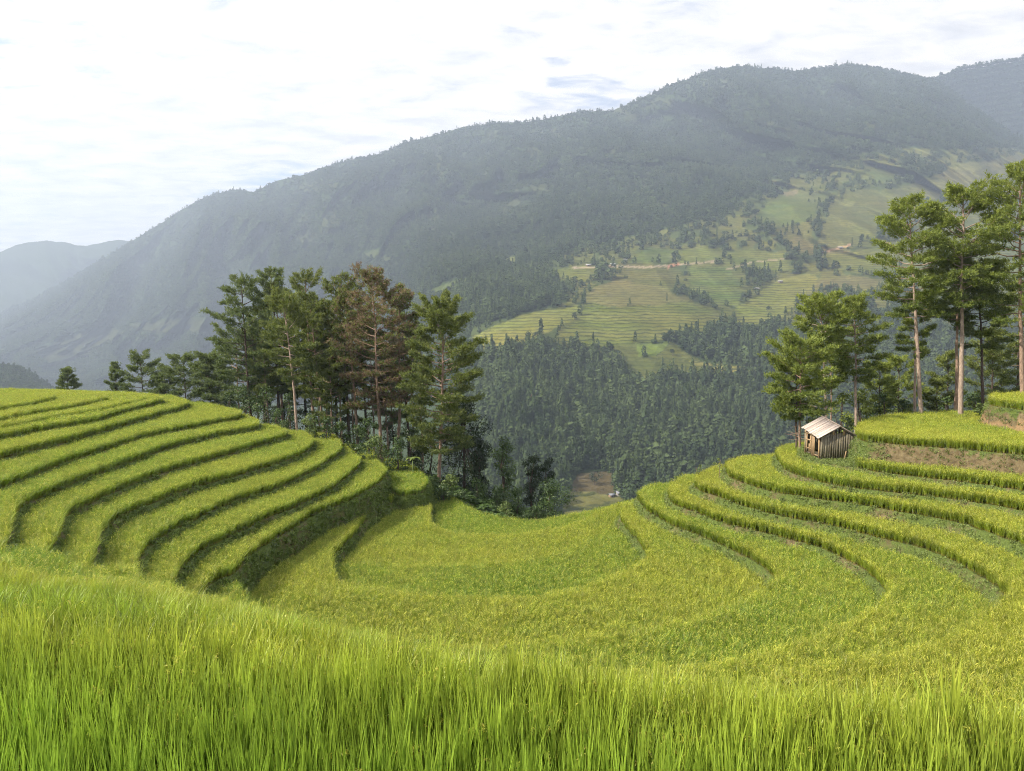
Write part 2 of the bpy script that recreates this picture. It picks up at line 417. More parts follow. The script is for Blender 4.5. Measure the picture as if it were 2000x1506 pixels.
level('bowl_C', -15.98, C_B + [(1230, 980), W(35, 73.5), W(90, 77.5), W(90, -20), W(-150, -20), W(-150, 40), (560, 1070), (700, 1005), (780, 972)], 0.75, True, 0.08)
C_OUT = [(846, 980), (858, 971), (875, 970), (897, 975), (912, 987), (940, 1000), (990, 1010), (1030, 1014), (1080, 1008), (1140, 998), (1180, 989), (1215, 979)]
level('bowl_D', -16.75, C_OUT + [(1240, 974), W(35, 74), W(90, 78), W(90, -20), W(-150, -20), W(-150, 40), (560, 1080), (760, 1010)], 1.5, True, -0.25)
level('shelf', -14.3, [(745, 925), (762, 946), (785, 956), (812, 953), (827, 948), (834, 932), (815, 915), (795, 902), (770, 896), (748, 893)], 0.7, True, -0.2)

# the hill on the right (field edges traced along the foot of the rice)
RIGHT = [
 ('right_1', -14.6, 1.05, [(1275, 956), (1247, 972), (1250, 983), (1262, 998), (1280, 1010), (1308, 1026), (1340, 1038), (1380, 1054), (1420, 1072), (1460, 1092), (1490, 1110), (1512, 1130), (1516, 1138), (1511, 1150), (1496, 1166), (1460, 1187), (1420, 1205), (1380, 1222), (1340, 1235), (1200, 1264), (900, 1290)], [W(-20, 25), W(-20, -20), W(90, -20)], -0.10),
 ('right_2', -13.75, 0.95, [(1335, 940), (1312, 955), (1308, 975), (1320, 988), (1360, 1003), (1400, 1019), (1440, 1030), (1480, 1039), (1520, 1050), (1560, 1060), (1600, 1071), (1650, 1094), (1680, 1110), (1704, 1130), (1720, 1144), (1732, 1162), (1733, 1173), (1720, 1196), (1700, 1214), (1680, 1230), (1650, 1243), (1600, 1268), (1450, 1312), (1200, 1350)], [W(-8, 14), W(-8, -20), W(90, -20)], 0.15),
 ('right_3', -12.7, 1.15, [(1400, 922), (1366, 938), (1356, 950), (1368, 960), (1400, 971), (1440, 986), (1480, 998), (1520, 1008), (1560, 1016), (1600, 1023), (1640, 1032), (1700, 1048), (1760, 1062), (1800, 1072), (1840, 1088), (1880, 1108), (1920, 1132), (1955, 1158), (1966, 1173), (1963, 1188), (1950, 1202), (1930, 1220), (1900, 1240), (1800, 1290), (1500, 1345)], [W(0, 10), W(0, -20), W(90, -20)], 0.25),
 ('right_4', -11.57, 1.2, [(1450, 904), (1424, 912), (1417, 922), (1430, 936), (1480, 954), (1520, 964), (1560, 970), (1600, 976), (1660, 984), (1740, 998), (1800, 1008), (1860, 1020), (1920, 1038), (1960, 1052), (2000, 1067), (2060, 1095), (2120, 1140)], [W(90, 28)], 0.10),
 ('right_5', -10.7, 1.0, [(1560, 876), (1522, 887), (1517, 897), (1528, 914), (1550, 927), (1580, 936), (1640, 951), (1700, 958), (1760, 965), (1820, 971), (1880, 979), (1940, 988), (2000, 1000), (2100, 1022)], [W(90, 33)], 0.05),
 ('right_6', -9.87, 0.95, [(1580, 868), (1566, 880), (1572, 892), (1600, 903), (1640, 910), (1668, 914), (1720, 924), (1780, 931), (1840, 938), (1900, 945), (1960, 954), (2000, 960), (2120, 985)], [W(90, 37)], 0.0),
 ('right_7', -8.0, 2.0, [(1676, 848), (1674, 856), (1688, 863), (1740, 868), (1800, 873), (1880, 879), (1940, 885), (2000, 890), (2120, 902)], [W(90, 50)], 0.1),
 ('right_8', -5.83, 2.3, [(1944, 780), (1932, 788), (1940, 794), (1970, 799), (2000, 803), (2120, 818)], [W(90, 62)], 0.15),
]
FAR_R = {'right_1': (33, 72.5), 'right_2': (33, 72.2), 'right_3': (33, 72), 'right_4': (34, 72), 'right_5': (34, 71.8), 'right_6': (32, 71.5)}
for key, z, drop, pts, close, yb in RIGHT:
    if key == 'right_7':
        back = [at_z(a, b, z + RH) for a, b in [(1905, 803), (1860, 802), (1800, 804), (1740, 808), (1705, 814), (1682, 824), (1672, 836)]]
        far = [W(90, 74), W(52, 70.5)] + [W(*b) for b in back]
    elif key == 'right_8':
        back = [at_z(a, b, z + RH) for a, b in [(2120, 762), (2000, 765), (1955, 769)]]
        far = [W(90, 68)] + [W(*b) for b in back]
    else:
        fx, fy = FAR_R[key]; far = [W(90, fy + 5), W(60, fy + 4), W(fx, fy)]
    level(key, z, pts + close + far, drop, True, yb, ground=True)

GX0, GX1, GY0, GY1, G = -88.0, 74.0, -6.0, 138.0, 0.25
gx = np.arange(GX0, GX1 + G / 2, G); gy = np.arange(GY0, GY1 + G / 2, G)
NX, NY = len(gx), len(gy)
XX, YY = np.meshgrid(gx, gy)
cgx = np.arange(GX0 - 1, GX1 + 2, 1.5); cgy = np.arange(GY0 - 1, GY1 + 2, 1.5)
CX, CY = np.meshgrid(cgx, cgy)
def bil(A, x0, y0, g, x, y):
    fx = np.clip((x - x0) / g, 0, A.shape[1] - 1.001); fy = np.clip((y - y0) / g, 0, A.shape[0] - 1.001)
    ix = fx.astype(int); iy = fy.astype(int); tx = fx - ix; ty = fy - iy
    return (A[iy, ix] * (1 - tx) + A[iy, ix + 1] * tx) * (1 - ty) + (A[iy + 1, ix] * (1 - tx) + A[iy + 1, ix + 1] * tx) * ty
def signed(P):
    m = 30
    keep = (P[:, 0] > GX0 - m) & (P[:, 0] < GX1 + m) & (P[:, 1] > GY0 - m) & (P[:, 1] < GY1 + m)
    Q = P[keep]; Qc = Q[::4]
    best = np.full(CX.shape, 1e9)
    for i in range(0, len(Qc), 60):
        c = Qc[i:i + 60]
        d = (CX[..., None] - c[:, 0]) ** 2 + (CY[..., None] - c[:, 1]) ** 2
        best = np.minimum(best, d.min(-1))
    D = bil(np.sqrt(best), cgx[0], cgy[0], 1.5, XX, YY).astype(np.float32)
    ix = np.round((Q[:, 0] - GX0) / G).astype(int); iy = np.round((Q[:, 1] - GY0) / G).astype(int)
    near = np.full(NX * NY, 9.0, dtype=np.float32)
    R = 9
    for a in range(-R, R + 1):
        for b in range(-R, R + 1):
            if a * a + b * b > R * R: continue
            jx = ix + a; jy = iy + b
            ok = (jx >= 0) & (jx < NX) & (jy >= 0) & (jy < NY)
            jx, jy = jx[ok], jy[ok]
            d = np.hypot(GX0 + jx * G - Q[ok, 0], GY0 + jy * G - Q[ok, 1]).astype(np.float32)
            np.minimum.at(near, jy * NX + jx, d)
    near = near.reshape(NY, NX)
    w = np.clip((near - 1.6) / 0.5, 0, 1)
    D = np.where(near < 9, near * (1 - w) + np.maximum(D, near * 0) * w, D)
    inside = np.zeros((NY, NX), bool)
    A = P; B = np.roll(P, -1, 0)
    for r, y in enumerate(gy):
        c = (A[:, 1] <= y) != (B[:, 1] <= y)
        if not c.any(): continue
        xs = np.sort(A[c, 0] + (y - A[c, 1]) / (B[c, 1] - A[c, 1]) * (B[c, 0] - A[c, 0]))
        k = np.searchsorted(xs, gx)
        inside[r] = (k % 2) == 1
    return np.where(inside, D, -D)
edge_n = (fbm(XX * 0.9, YY * 0.9, 5, 3) - 0.5).astype(np.float32)
Hh = np.full((NY, NX), -60.0, dtype=np.float32)
anyin = np.zeros((NY, NX), bool)
for L in LV:
    L['sd'] = signed(L['P']).astype(np.float32); anyin |= L['sd'] > -0.20
for L in LV:
    sd = L['sd']
    o = np.maximum(0, -(sd + 0.20) + edge_n * 0.26)
    z = L['z']; dr = L['drop'] + 0.25
    hk = np.where(anyin, z - 3.6 * o, z - np.minimum(2.6 * o, dr) - 0.42 * np.maximum(0, o - dr / 2.6)) + (0.06 * (np.abs(sd + 0.08) < 0.16))
    Hh = np.maximum(Hh, hk)
flat = np.zeros((NY, NX), bool)
for L in LV:
    flat |= (np.abs(Hh - L['z']) < 0.09) & (L['sd'] > -0.3)
outside = np.ones((NY, NX), bool)
for L in LV: outside &= L['sd'] < -0.6
Hh += np.where(outside, (fbm(XX * 0.12, YY * 0.12, 9, 4) - 0.5) * 1.4 * np.clip((70 + np.abs(YY)) / 140, 0, 1), 0)
Hh += (fbm(XX * 1.7, YY * 1.7, 21, 2) - 0.5) * np.where(flat, 0.03, 0.16)
def height(x, y):
    return bil(Hh, GX0, GY0, G, np.asarray(x, float), np.asarray(y, float))
bare = np.full((NY, NX), 0.0, dtype=np.float32)
bare[(XX > 28) & (YY > 47) & (Hh > -9.8) & (Hh < -8.03)] = 0.34
bare[(XX > 33) & (YY > 50) & (Hh > -7.9) & (Hh < -6.5)] = 0.70
idx = np.arange(NX * NY).reshape(NY, NX)
quads = np.stack([idx[:-1, :-1], idx[:-1, 1:], idx[1:, 1:], idx[1:, :-1]], -1).reshape(-1, 4)
me = npmesh('terraced_hillside', np.stack([XX, YY, Hh], -1).reshape(-1, 3), quads, M_SOIL, True, {'bare': bare.ravel()})
tag(meshobj('terraced_hillside', me), 'earth banks and ledges of the stepped rice terraces', kind='structure')

# ------------------------------------------------------------------ instancing of uncountable plants
proto_n = [0]
def proto_collection(name, meshes):
    c = bpy.data.collections.new(name)
    for i, m in enumerate(meshes):
        o = bpy.data.objects.new('%s_%02d' % (name, i), m); c.objects.link(o)
    return c
def scatter(name, coll, pts, rot, scl, attrs, label=None, nvar=1, parent=None):
    n = len(pts)
    me = bpy.data.meshes.new(name)
    me.vertices.add(n); me.vertices.foreach_set('co', np.ascontiguousarray(pts, dtype=np.float32).ravel())
    def put(an, arr, typ, key):
        a = me.attributes.new(an, typ, 'POINT'); a.data.foreach_set(key, np.ascontiguousarray(arr, dtype=np.float32 if typ != 'INT' else np.int32).ravel())
    put('rot', rot, 'FLOAT_VECTOR', 'vector'); put('scl', scl, 'FLOAT_VECTOR', 'vector')
    put('var', rng.integers(0, nvar, n), 'INT', 'value')
    for k, v in attrs.items(): put(k, v, 'FLOAT', 'value')
    o = meshobj(name, me, parent)
    ng = bpy.data.node_groups.new(name + '_scatter', 'GeometryNodeTree')
    ng.interface.new_socket('Geometry', in_out='INPUT', socket_type='NodeSocketGeometry')
    ng.interface.new_socket('Geometry', in_out='OUTPUT', socket_type='NodeSocketGeometry')
    gi = ng.nodes.new('NodeGroupInput'); go = ng.nodes.new('NodeGroupOutput')
    ci = ng.nodes.new('GeometryNodeCollectionInfo'); ci.inputs['Collection'].default_value = coll
    ci.inputs['Separate Children'].default_value = True; ci.inputs['Reset Children'].default_value = True
    ip = ng.nodes.new('GeometryNodeInstanceOnPoints')
    ip.inputs['Pick Instance'].default_value = True
    def na(an, dt):
        q = ng.nodes.new('GeometryNodeInputNamedAttribute'); q.data_type = dt; q.inputs['Name'].default_value = an
        return q.outputs['Attribute']
    e = ng.nodes.new('FunctionNodeEulerToRotation')
    ng.links.new(na('rot', 'FLOAT_VECTOR'), e.inputs[0]); ng.links.new(e.outputs[0], ip.inputs['Rotation'])
    ng.links.new(na('scl', 'FLOAT_VECTOR'), ip.inputs['Scale'])
    ng.links.new(na('var', 'INT'), ip.inputs['Instance Index'])
    ng.links.new(gi.outputs[0], ip.inputs['Points']); ng.links.new(ci.outputs[0], ip.inputs['Instance'])
    ng.links.new(ip.outputs[0], go.inputs[0])
    md = o.modifiers.new('scatter', 'NODES'); md.node_group = ng
    tag(o, label, None, None, 'stuff')
    return o

def blades(n, h0, h1, spread, width, segs, bend, lean, seed, base_r=0.05):
    """arching leaf blades of one plant; returns verts, tris, relative height"""
    r = np.random.default_rng(seed)
    Vs, Fs, Hs = [], [], []; c = 0
    for i in range(n):
        a = r.uniform(0, 2 * math.pi); rr = base_r * math.sqrt(r.uniform())
        b = np.array([math.cos(a) * rr, math.sin(a) * rr, r.uniform(0, 0.08)])
        az = r.uniform(0, 2 * math.pi); d = np.array([math.cos(az), math.sin(az), 0])
        L = r.uniform(h0, h1); bd = bend * r.uniform(0.3, 1.6); ln = lean * r.uniform(0.2, 1.5); w = width * r.uniform(0.7, 1.3)
        side = np.array([-d[1], d[0], 0]); fa = r.uniform(-0.9, 0.9)
        side = side * math.cos(fa) + d * math.sin(fa)
        for s in range(segs + 1):
            t = s / segs
            p = b + d * L * (ln * t + bd * t ** 2.6) * spread + np.array([0, 0, L * (t - 0.42 * bd * t ** 3)])
            ww = w * (0.55 + 0.9 * t - 1.40 * t ** 2.2) if s < segs else 0.0
            if s < segs:
                Vs += [p - side * ww / 2, p + side * ww / 2]; Hs += [p[2], p[2]]
            else:
                Vs.append(p); Hs.append(p[2])
        for s in range(segs - 1):
            k = c + 2 * s; Fs += [(k, k + 1, k + 3), (k, k + 3, k + 2)]
        k = c + 2 * (segs - 1); Fs.append((k, k + 1, k + 2))
        c += 2 * segs + 1
    return np.array(Vs), np.array(Fs), np.array(Hs)
def panicles(n, z0, length, width, seed, grains=0):
    r = np.random.default_rng(seed); Vs, Fs = [], []; c = 0
    for i in range(n):
        az = r.uniform(0, 2 * math.pi); d = np.array([math.cos(az), math.sin(az), 0]); side = np.array([-d[1], d[0], 0])
        b = np.array([r.normal(0, 0.05), r.normal(0, 0.05), z0 * r.uniform(0.8, 1.05)])
        L = length * r.uniform(0.7, 1.2); pts = []
        m = 5
        for s in range(m + 1):
            t = s / m
            pts.append(b + d * L * (0.25 * t + 0.45 * t * t) + np.array([0, 0, L * (0.75 * t - 0.95 * t * t)]))
        for s in range(m):
            p, q = pts[s], pts[s + 1]; wa = width * (0.35 + 0.65 * math.sin(math.pi * (s + 0.3) / (m + 0.5))); wb = width * (0.35 + 0.65 * math.sin(math.pi * (s + 1.3) / (m + 0.5)))
            Vs += [p - side * wa, p + side * wa, q + side * wb, q - side * wb]
            Fs += [(c, c + 1, c + 2), (c, c + 2, c + 3)]; c += 4
            for g in range(grains):
                pp = p + (q - p) * r.uniform(); gd = d * r.uniform(-0.3, 0.7) + side * r.uniform(-1, 1) + np.array([0, 0, r.uniform(-0.8, 0.3)])
                gd /= np.linalg.norm(gd); pe = np.cross(gd, r.normal(size=3)); pe /= np.linalg.norm(pe) + 1e-6
                gl = r.uniform(0.010, 0.020); g0 = pp + gd * gl * 0.4; 
                Vs += [g0, g0 + gd * gl * 0.5 + pe * 0.0032, g0 + gd * gl, g0 + gd * gl * 0.5 - pe * 0.0032]
                Fs += [(c, c + 1, c + 2), (c, c + 2, c + 3)]; c += 4
    return np.array(Vs), np.array(Fs)
def rice_clump(seed, h, nb, width, segs, npan, plen, pw, mat, grains=0, bend=0.55, lean=0.22, base_r=0.06, lo=0.72, hi=1.12, pz=0.84):
    V, F, Hz = blades(nb, h * lo, h * hi, 0.75, width, segs, bend, lean, seed, base_r)
    P, PF = panicles(npan, h * pz, plen, pw, seed + 500, grains)
    hg = np.clip(Hz / h, 0, 1); pan = np.zeros(len(V))
    if len(P):
        F = np.vstack([F, PF + len(V)]); V = np.vstack([V, P])
        hg = np.concatenate([hg, np.ones(len(P))]); pan = np.concatenate([pan, np.full(len(P), 0.85)])
    return npmesh('rice_clump', V, F, mat, False, {'hgt': hg, 'pan': pan})
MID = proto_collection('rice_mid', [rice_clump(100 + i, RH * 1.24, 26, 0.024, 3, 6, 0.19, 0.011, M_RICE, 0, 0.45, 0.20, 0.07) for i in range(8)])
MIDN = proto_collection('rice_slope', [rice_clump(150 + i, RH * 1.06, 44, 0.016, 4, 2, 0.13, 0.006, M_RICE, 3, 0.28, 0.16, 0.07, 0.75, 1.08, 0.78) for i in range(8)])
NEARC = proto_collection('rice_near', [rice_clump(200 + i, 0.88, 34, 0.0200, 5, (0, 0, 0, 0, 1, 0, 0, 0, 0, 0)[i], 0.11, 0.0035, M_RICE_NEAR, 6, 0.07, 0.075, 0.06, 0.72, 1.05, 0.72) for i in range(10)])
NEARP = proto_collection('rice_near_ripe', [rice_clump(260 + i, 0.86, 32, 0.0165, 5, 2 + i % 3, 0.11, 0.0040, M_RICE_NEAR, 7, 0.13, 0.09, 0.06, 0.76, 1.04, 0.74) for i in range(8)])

def in_view(x, y, z, mx=260, my=400):
    u, v = to_pix(x, y, z)
    return (y > 0.8) & (u > -mx) & (u < 2000 + mx) & (v > -200) & (v < 1506 + my)
SP_ = 0.225
cx_, cy_ = np.meshgrid(np.arange(GX0 + 1, GX1 - 1, SP_), np.arange(0.6, 128, SP_))
cx_ = (cx_ + rng.uniform(-0.06, 0.06, cx_.shape)).ravel(); cy_ = (cy_ + rng.uniform(-0.06, 0.06, cy_.shape)).ravel()
ch_ = height(cx_, cy_)
keep = in_view(cx_, cy_, ch_); cx_, cy_, ch_ = cx_[keep], cy_[keep], ch_[keep]
LABEL = {
 'hill_a': 'pale rice on the topmost terrace at the upper left crest', 'hill_b': 'rice on the second terrace from the top of the left hill',
 'hill_c': 'rice on the third terrace from the top of the left hill, low step below it', 'hill_d': 'rice on the fourth terrace from the top of the left hill',
 'hill_e': 'rice on the fifth terrace from the top of the left hill', 'hill_f': 'rice on the sixth terrace from the top of the left hill',
 'hill_g': 'rice on the seventh terrace down the left hill', 'hill_h': 'rice on the eighth terrace down the left hill',
 'hill_i': 'rice on the ninth terrace down the left hill', 'hill_j': 'rice on the tenth terrace down the left hill',
 'hill_k': 'rice on the eleventh terrace down the left hill', 'hill_l': 'rice on the lowest left hill terrace above the tall dark bank',
 'near_A': 'tall bright green rice plants filling the foreground', 'near_B': 'yellow green rice just below the foreground field at left',
 'bowl_A': 'broad olive green rice field curving round the bowl', 'bowl_B': 'thin crescent of rice one low step inside the bowl',
 'bowl_C': 'rice field in the middle of the bowl', 'bowl_D': 'brightest green rice field at the far lip of the bowl',
 'shelf': 'small bright rice field beside the undergrowth at the grove foot',
 'right_1': 'lowest rice terrace of the right hill', 'right_2': 'second rice terrace up the right hill', 'right_3': 'yellowish third rice terrace up the right hill',
 'right_4': 'fourth rice terrace up the right hill above the weedy bank', 'right_5': 'rice terrace running just below the hut',
 'right_6': 'narrow rice strip at the foot of the brown bank', 'right_7': 'broad rice field behind the hut above the brown bank',
 'right_8': 'rice on the small mound at the right edge',
}
NEARTXT = {'near_C': 'third', 'near_D': 'fourth', 'near_E': 'fifth', 'near_f': 'sixth', 'near_g': 'seventh', 'near_h': 'eighth', 'near_i': 'ninth', 'near_j': 'tenth', 'near_k': 'eleventh', 'near_l': 'twelfth', 'near_m': 'thirteenth'}
pad_x, pad_y = at_z(1612, 893, -9.87)
taken = np.zeros(len(cx_), bool)
for L in sorted(LV, key=lambda q: -q['z']):
    if not L['rice']: continue
    s = bil(L['sd'], GX0, GY0, G, cx_, cy_)
    lim = 0.02 + 0.10 * (fbm(cx_ * 1.3, cy_ * 1.3, 77, 2) - 0.5)
    ok = (s > lim) & (np.abs(ch_ - L['z']) < 0.085) & ~taken
    if L['key'] == 'right_6':
        u_, v_ = to_pix(cx_, cy_, np.full_like(cx_, -9.87)); ok &= u_ > 1672
    if L['key'] == 'near_A':
        taken |= ok; x, y = cx_[ok], cy_[ok]
        sp = 0.125
        x, y = np.meshgrid(np.arange(-9, 9, sp), np.arange(1.6, 8.5, sp)); x = (x + rng.uniform(-.05, .05, x.shape)).ravel(); y = (y + rng.uniform(-.05, .05, y.shape)).ravel()
        s = bil(L['sd'], GX0, GY0, G, x, y); h = height(x, y)
        ok = (s > 0.0) & (np.abs(h - L['z']) < 0.12) & in_view(x, y, h + 0.8, 300, 900) & (np.hypot(x, y) > 1.7)
        x, y, h = x[ok], y[ok], h[ok]
        n = len(x)
        far = np.clip((y - 3.2) / 2.2, 0, 1)
        tint = np.clip(0.10 + 0.55 * far + 0.35 * (fbm(x * 0.5, y * 0.5, 31, 3) - 0.5), 0, 1)
        sc = rng.uniform(0.93, 1.07, n)
        rot = np.stack([rng.normal(0, 0.045, n), rng.normal(0, 0.045, n), rng.uniform(0, 6.28, n)], 1)
        edge_d = bil(L['sd'], GX0, GY0, G, x, y)
        ripe = rng.uniform(0, 1, n) < np.clip(0.70 - (edge_d - 0.25) / 1.6, 0.04, 0.70)
        tint = np.clip(0.08 + 0.92 * np.exp(-edge_d / 1.1) + 0.30 * (fbm(x * 0.5, y * 0.5, 31, 3) - 0.5), 0, 1)
        for mk, cl, nv, lb in ((~ripe, NEARC, 10, LABEL['near_A']), (ripe, NEARP, 8, 'ripening yellow rice heads along the far edge of the foreground field')):
            k = int(mk.sum())
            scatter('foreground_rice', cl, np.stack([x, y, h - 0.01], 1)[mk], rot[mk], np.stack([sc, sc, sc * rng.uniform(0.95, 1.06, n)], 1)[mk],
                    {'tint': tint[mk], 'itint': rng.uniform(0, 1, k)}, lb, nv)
        continue
    taken |= ok
    x, y, h = cx_[ok], cy_[ok], ch_[ok]
    n = len(x)
    if n < 30: continue
    sde = bil(L['sd'], GX0, GY0, G, x, y)
    edge_t = np.where(x > -8, 0.62, 0.20) * np.exp(-np.maximum(sde, 0) / 0.40) if L['key'] not in ('near_B', 'near_C', 'near_D', 'near_E') else 0  # yellower rim rice: the sunlit look of terrace edges put into the tint
    tint = np.clip(0.40 + 1.6 * L['yb'] + edge_t + 0.9 * (fbm(x * 0.13, y * 0.13, 31, 3) - 0.5) + 0.5 * (fbm(x * 0.8, y * 0.8, 37, 2) - 0.5) + rng.normal(0, 0.10, n), 0, 1)
    sc = rng.uniform(0.86, 1.14, n) * (0.94 + 0.16 * fbm(x * 0.35, y * 0.35, 41, 2))
    rot = np.stack([rng.normal(0, 0.08, n), rng.normal(0, 0.08, n), rng.uniform(0, 6.28, n)], 1)
    lab = LABEL.get(L['key'], 'rice on the %s strip of the near slope below the foreground' % NEARTXT.get(L['key'], ''))
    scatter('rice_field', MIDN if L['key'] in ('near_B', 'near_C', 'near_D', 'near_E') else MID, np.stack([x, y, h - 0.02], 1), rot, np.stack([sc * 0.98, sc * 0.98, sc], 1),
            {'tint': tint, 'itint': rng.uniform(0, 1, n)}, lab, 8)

# ------------------------------------------------------------------ mountains across the valley
def mountain_mat():
    m, t, out = new_mat('mountain_ground')
    g = N(t, 'ShaderNodeNewGeometry')
    zone = N(t, 'ShaderNodeAttribute', attribute_name='zone', attribute_type='GEOMETRY')
    strip = attr(t, 'strip')
    n1 = noisen(t, g.outputs['Position'], 0.012, 5, 0.6)
    n2 = noisen(t, g.outputs['Position'], 0.08, 4, 0.65)
    n3 = noisen(t, g.outputs['Position'], 0.004, 4, 0.6)
    c = zone.outputs['Color']
    # terrace edges: contour lines that wander a little, grassy banks between the planted strips
    sp = N(t, 'ShaderNodeSeparateXYZ'); t.links.new(g.outputs['Position'], sp.inputs[0])
    zz = mathn(t, 'ADD', sp.outputs[2], mathn(t, 'MULTIPLY', n1, 14.0))
    zz = mathn(t, 'ADD', zz, mathn(t, 'MULTIPLY', n2, 2.5))
    fr = mathn(t, 'FRACT', mathn(t, 'DIVIDE', zz, 4.6))
    fr2 = mathn(t, 'FRACT', mathn(t, 'DIVIDE', zz, 26.0))
    bankm = mathn(t, 'MULTIPLY', ramp(t, fr, [(0.0, 1.0), (0.22, 0.8), (0.34, 0.0), (0.93, 0.0), (1.0, 1.0)]), strip)
    hue = mixcol(t, ramp(t, n3, [(0.35, 0.0), (0.65, 1.0)]), (0.85, 1.05, 0.85), (1.25, 1.05, 0.9))
    c1 = mixcol(t, strip, c, mixcol(t, 1.0, c, hue, 'MULTIPLY'))
    fcol = mixcol(t, ramp(t, fr2, [(0.0, 0.0), (0.5, 0.30), (1.0, 0.0)]), c1, (0.20, 0.18, 0.065))
    fcol = mixcol(t, strip, c1, fcol)
    c2 = mixcol(t, mathn(t, 'MULTIPLY', bankm, 0.92), fcol, (0.034, 0.044, 0.018))
    br = ramp(t, n2, [(0.3, 0.68), (0.7, 1.25)])
    c3 = mixcol(t, 1.0, c2, br, 'MULTIPLY')
    hgt = mathn(t, 'ADD', n2, mathn(t, 'MULTIPLY', fr, 0.3))
    principled(t, out, c3, 1.0, 0.0, hgt, 0.6, 3.0)
    return m
M_MOUNT = mountain_mat()

CTRL = [  # (pixel x, pixel y, distance in metres)
 (-150, 700, 4900), (0, 612, 4800), (250, 475, 4300), (500, 370, 3800), (800, 275, 3500), (1000, 238, 3300), (1200, 212, 3200), (1350, 150, 3250), (1500, 130, 3300), (1700, 126, 3500), (1830, 152, 3400), (2000, 275, 3000), (2150, 330, 2800),
 (-150, 765, 2900), (0, 765, 2600), (200, 760, 2500), (400, 760, 2300), (0, 690, 3300), (200, 650, 3500), (200, 560, 3900), (400, 560, 3300), (400, 680, 2700), (600, 600, 2500), (600, 480, 3000), (800, 560, 2000), (800, 450, 2500), (820, 700, 1600), (600, 800, 1700), (400, 900, 1500), (0, 900, 1700), (-150, 1000, 1300),
 (900, 600, 1250), (890, 548, 1450), (950, 490, 1950), (950, 700, 950), (950, 800, 800), (950, 1010, 560), (820, 900, 900),
 (1100, 520, 1450), (1100, 600, 1150), (1100, 660, 1020), (1100, 750, 900), (1100, 850, 740), (1100, 1010, 560),
 (1250, 500, 1500), (1250, 600, 1150), (1250, 680, 1000), (1250, 740, 930), (1250, 850, 760), (1250, 1010, 560), (1200, 400, 2100), (1100, 350, 2500), (1350, 300, 2500),
 (1450, 480, 1550), (1450, 580, 1300), (1480, 640, 1150), (1450, 720, 980), (1450, 850, 780), (1450, 1010, 600),
 (1600, 400, 1800), (1600, 520, 1450), (1600, 600, 1250), (1650, 700, 1000), (1650, 850, 800), (1650, 1010, 640), (1500, 300, 2400), (1650, 230, 2800),
 (1800, 320, 2200), (1800, 450, 1700), (1800, 600, 1250), (1800, 750, 950), (1800, 900, 750), (2000, 400, 2100), (2000, 520, 1650), (2000, 700, 1100), (2000, 900, 750), (2150, 500, 1700), (2150, 700, 1100), (2150, 1010, 650), (1800, 1010, 650)]
def tps_fit(C):
    P = np.array([[a / 1000.0, b / 1000.0] for a, b, _ in C]); f = np.log(np.array([c for _, _, c in C], float))
    n = len(P); d = np.linalg.norm(P[:, None] - P[None], axis=-1)
    K = np.where(d > 0, d * d * np.log(d + 1e-9), 0) + np.eye(n) * 2e-3
    A = np.zeros((n + 3, n + 3)); A[:n, :n] = K; A[:n, n] = 1; A[:n, n + 1:] = P; A[n, :n] = 1; A[n + 1:, :n] = P.T
    w = np.linalg.solve(A, np.concatenate([f, np.zeros(3)]))
    return P, w
TP, TW = tps_fit(CTRL)
def depth_at(px, py):
    x = np.asarray(px, float) / 1000.0; y = np.asarray(py, float) / 1000.0
    s = TW[-3] + TW[-2] * x + TW[-1] * y
    for i in range(len(TP)):
        d2 = (x - TP[i, 0]) ** 2 + (y - TP[i, 1]) ** 2
        s = s + TW[i] * 0.5 * d2 * np.log(d2 + 1e-12)
    return np.exp(s)
RIDGE = np.array([(-170, 712), (0, 612), (60, 585), (130, 548), (200, 505), (250, 475), (300, 445), (350, 412), (400, 386), (430, 376), (465, 371), (495, 373), (540, 354), (600, 339), (660, 319), (700, 308), (745, 301), (790, 279), (840, 266), (900, 249), (960, 240), (1030, 238), (1080, 229), (1130, 220), (1190, 217), (1230, 201), (1270, 186), (1310, 167), (1350, 151), (1390, 136), (1440, 129), (1500, 133), (1560, 137), (1610, 132), (1660, 125), (1700, 129), (1760, 143), (1830, 156), (1870, 186), (1910, 216), (1950, 245), (2000, 275), (2170, 345)], float)
def inpoly(px, py, poly):
    c = np.zeros(px.shape, bool); n = len(poly)
    for i in range(n):
        x0, y0 = poly[i]; x1, y1 = poly[(i + 1) % n]
        if y0 == y1: continue
        cr = ((y0 <= py) != (y1 <= py)) & (px < x0 + (py - y0) / (y1 - y0) * (x1 - x0))
        c ^= cr
    return c
OLIVE = (0.150, 0.165, 0.045); YEL = (0.22, 0.215, 0.065); GRN = (0.105, 0.140, 0.045); BGRN = (0.17, 0.22, 0.055); DRY = (0.18, 0.155, 0.075); MAUVE = (0.150, 0.138, 0.080); RED = (0.24, 0.125, 0.075); BRN = (0.120, 0.088, 0.062); PALE = (0.24, 0.195, 0.14)
